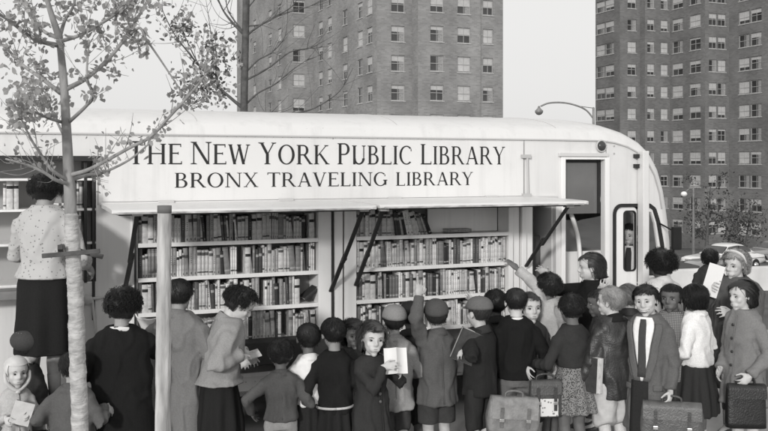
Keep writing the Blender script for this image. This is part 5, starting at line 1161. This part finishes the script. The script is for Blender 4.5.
# --- things held
def frame(key, s):
    a = PE[key]['arms'][s]; return Vector(a['hand']), Vector(a['dir']), Vector(a['palm'])
def put(mb, name, m, loc, rot, label, cat, grp=None, smooth=False, bevel=0):
    o = mb.build(name, m, None, smooth, bevel); o.location = loc; o.rotation_euler = rot; tag(o, label, cat, grp); return o
def case(name, loc, rz, w, h, d, v, label, cat, flap=.45, soft=.0, straps=True, handle=True, papers=False, tilt=0):
    r = empty(name, loc, rz); r.rotation_euler = (0, tilt, rz); tag(r, label, cat, 'school bags and cases'); L_ = leather(v); m = MB(); rows = []
    for k, t in enumerate(np.linspace(0, 1, 9)):
        bw = w/2*(1+soft*math.sin(t*math.pi)*.12-.05*t); bd = d/2*(1.0-.35*t+soft*.25*math.sin(t*math.pi)); z = -h+h*t
        rows.append([Vector((bw*math.copysign(abs(math.cos(a))**.28, math.cos(a)), bd*math.copysign(abs(math.sin(a))**.5, math.sin(a)), z-soft*.012*math.sin(a*3+k))) for a in np.linspace(0, 2*math.pi, 28, endpoint=False)])
    m.loft(rows); m.build('bag_body', L_, r, True)
    m = MB(); n = 8; V = []
    for i in range(n+1):
        t = i/n; y = d*.36-(d*.36+d*.47)*min(1, t*2.2); z = .006+.006*math.sin(min(1, t*2.2)*math.pi)-max(0, t-.45)/.55*h*flap
        y = y if t < .45 else -d*(.40+.10*(t-.45)/.55)-.012
        for x in (-w*.47, 0, w*.47): V.append((x, y, z)); 
    N = len(V); V += [(x, y-.004, z-.004) for x, y, z in V]
    Fq = [(i*3+j, i*3+j+1, i*3+j+4, i*3+j+3) for i in range(n) for j in range(2)]; m.add(V, Fq+[tuple(N+q for q in f[::-1]) for f in Fq])
    m.build('flap', leather(v*1.15), r, True)
    if straps:
        for s in (-1, 1):
            m = MB(); x = s*w*.27; m.bar((x, -d*.53-.016, -h*flap*.4), (x, -d*.55-.012, -h*.80), .022, .005, (0,1,0)); st_ = m.build('strap', leather(v*.7), r); m = MB(); m.box((x-.016, -d*.56-.022, -h*.62), (x+.016, -d*.56-.012, -h*.53)); m.build('buckle', mat('buckle', .5, .3, metal=.7), st_, bevel=.003)
    if handle:
        m = MB(); m.tube(catmull([(-.06,0,.0), (-.055,0,.035), (0,0,.048), (.055,0,.035), (.06,0,.0)], 5), .008, 8); m.build('handle', leather(v*.7), r, True)
    if papers:
        m = MB(); m.box((-w*.36,-d*.62,-h*.96), (w*.36,-d*.58,-h*.46)); m.build('papers', pattern_mat('printed_paper', .65, .2, 42, .28), r, bevel=.004)
    return r
h, d, n = frame('tie_boy', 1); case('briefcase', h+Vector((.02,-.03,-.045)), R(-14), .40, .27, .09, .075, 'worn dark leather briefcase hanging from the grinning boy\'s hand', 'briefcase', .38, .5)
h, d, n = frame('bob_girl', 1); case('school_case', h+Vector((0,0,-.045)), R(-4), .27, .29, .085, .014, 'flat black case carried by the girl with the straight bob', 'case', .3, .1, straps=False)
p_ = at(514,398,6.10); case('satchel', p_, R(6), .34, .235, .11, .19, 'scuffed light leather satchel held below the white collared boy', 'satchel', .55, .9, tilt=R(4))
p_ = at(545,381,6.2); case('book_bag', p_, R(4), .22, .24, .085, .06, 'dark book bag with printed papers in its front, left of the speckled skirt', 'bag', .35, .3, papers=True)
def open_book(name, loc, rz, tilt, w, h, v, label, cat='book', spread=.5, m_=None):
    m = MB(); V = []; n = 6
    for s in (-1, 1):
        rows = []
        for i in range(n+1):
            t = i/n; x = s*w*t; y = -spread*w*t+.018*math.sin(t*math.pi)
            rows.append((x, y))
        prof = rows+[(x, y+.010) for x, y in rows[::-1]]
        m.loft([[Vector((x, y, z)) for x, y in prof] for z in (-h/2, h/2)], True, 0)
    o = m.build(name, m_ or pattern_mat('printed_page', .70, .42, 90, kind='lines'), None); o.matrix_world = Matrix.Translation(loc) @ Euler((tilt, 0, rz)).to_matrix().to_4x4(); tag(o, label, cat); return o
h, d, n = frame('magazine_girl', 1); h2 = frame('magazine_girl', -1)[0]
open_book('magazine', (h+h2)/2+Vector((.03,-.03,.065)), R(10), R(-18), .075, .165, .7, 'open white magazine held up by the girl in the dark dress', 'magazine', -.55)
h, d, n = frame('black_coat', -1); open_book('open_book', h+Vector((.03,-.01,.05)), R(150), R(-30), .12, .19, .6, 'open book held beside the stake by the woman in the black coat', 'book', .35)
h, d, n = frame('reader', 1); m = MB(); m.box((-.075,-.055,-.004), (.075,.055,.004)); put(m, 'library_card', cotton(.62), h+Vector((.0,-.02,.015)), (R(12), R(-14), R(20)), 'pale card held in the hands of the reading woman', 'card')
h, d, n = frame('vest_boy', 1)
for k, (v, lab) in enumerate(((.05,'dark book outermost in the stack under the arm of the boy in a grey cap'),(.45,'pale middle book in the stack under the arm of the grey capped boy'),(.10,'grey book innermost in the stack under the arm of the boy in a grey cap'))):
    m = MB(); m.box((-.085,-.012,-.11), (.085,.012,.11), 0); m.box((-.082,-.0095,-.1105), (.0855,.0095,.1105), 1); put(m, 'carried_book', [mat('book_cloth', v, .75, .3, 30), PAGES], h+Vector((.035,.005+.026*k,.03)), (R(4), R(24), R(22)), lab, 'book', 'books carried by the children')
h, d, n = frame('leather', 1); p_ = at(588,374,PE['leather']['Y']-.06)
for k, (v, lab) in enumerate(((.04,'dark book carried at the side of the leather jacket boy'),(.5,'pale book carried inside the dark one by the leather jacket boy'))):
    m = MB(); m.box((-.012,-.085,-.12), (.012,.085,.12), 0); m.box((-.0095,-.0855,-.1205), (.0095,.082,.1205), 1); put(m, 'carried_book', [mat('book_cloth', v, .75, .3, 30), PAGES], p_+Vector((.026*k,0,0)), (0, R(4), R(38)), lab, 'book', 'books carried by the children')
h, d, n = frame('black_boy', -1); m = MB(); m.box((-.004,-.07,-.11), (.004,.07,.11)); put(m, 'sheet_of_paper', cotton(.66), h+Vector((.005,-.02,.05)), (0, R(5), R(30)), 'white sheet of paper held low by the boy with the pale cord belt', 'paper')
h, d, n = frame('paper_woman', -1); m = MB(); m.loft([[Vector((x, .02*math.sin(x*14), z)) for x in np.linspace(-.06,.06,7)]+[Vector((x, .02*math.sin(x*14)+.006, z)) for x in np.linspace(.06,-.06,7)] for z in (-.12,.13)]); put(m, 'folded_paper', pattern_mat('printed_page', .70, .42, 90, kind='lines'), h+Vector((-.03,-.03,.05)), (R(-8), R(16), R(-20)), 'folded white paper held up by the fair curly haired woman', 'paper')
h, d, n = frame('hood_girl', 1); m = MB(); m.box((-.06,-.006,-.07), (.06,.006,.07)); put(m, 'leaflet', cotton(.62), h+Vector((-.02,-.03,.02)), (R(-15), R(20), R(25)), 'small pale leaflet in the hands of the girl in the headscarf', 'leaflet')
# ---------------------------------------------------------------- light, sky and camera
EL, AZ = R(16), R(196)        # sun height, and its compass side (behind the camera, to the left)
w = bpy.data.worlds.new('World'); S.world = w; w.use_nodes = True; nt = w.node_tree
sky = nt.nodes.new('ShaderNodeTexSky'); sky.sky_type = 'NISHITA'; sky.sun_disc = False; sky.sun_elevation = EL; sky.sun_rotation = AZ
sky.air_density = 1.0; sky.dust_density = 4.0; sky.ozone_density = 1.0
bw = nt.nodes.new('ShaderNodeHueSaturation'); bw.inputs['Saturation'].default_value = 0
tn = nt.nodes.new('ShaderNodeMix'); tn.data_type = 'RGBA'; tn.inputs[0].default_value = .82; tn.inputs[7].default_value = (7.0, 6.95, 6.86, 1)   # overcast veil over the clear sky
nt.links.new(sky.outputs['Color'], bw.inputs['Color']); nt.links.new(bw.outputs['Color'], tn.inputs[6])
nt.links.new(tn.outputs[2], nt.nodes['Background'].inputs['Color']); nt.nodes['Background'].inputs['Strength'].default_value = .13
sl = bpy.data.lights.new('sun', 'SUN'); sl.energy = 2.1; sl.angle = R(5); sl.color = (1, .99, .975)
so = bpy.data.objects.new('sun', sl); COL.objects.link(so)
dv = Vector((math.sin(AZ)*math.cos(EL), math.cos(AZ)*math.cos(EL), math.sin(EL)))
so.rotation_euler = dv.to_track_quat('Z', 'Y').to_euler()
cd = bpy.data.cameras.new('camera'); cam = bpy.data.objects.new('camera', cd); COL.objects.link(cam); S.camera = cam
cam.location = (0, 0, HC); cam.rotation_euler = (R(90), 0, 0); cd.sensor_width = 36; cd.lens = F/768*36; cd.shift_y = -(215.5-HOR)/768; cd.clip_end = 6000; cd.clip_start = .05
S.view_settings.view_transform = 'Standard'; S.view_settings.look = 'None'; S.view_settings.exposure = 0; S.view_settings.gamma = 1; S.view_settings.use_curve_mapping = False
S.cycles.use_denoising = True
S.cycles.max_bounces = 6
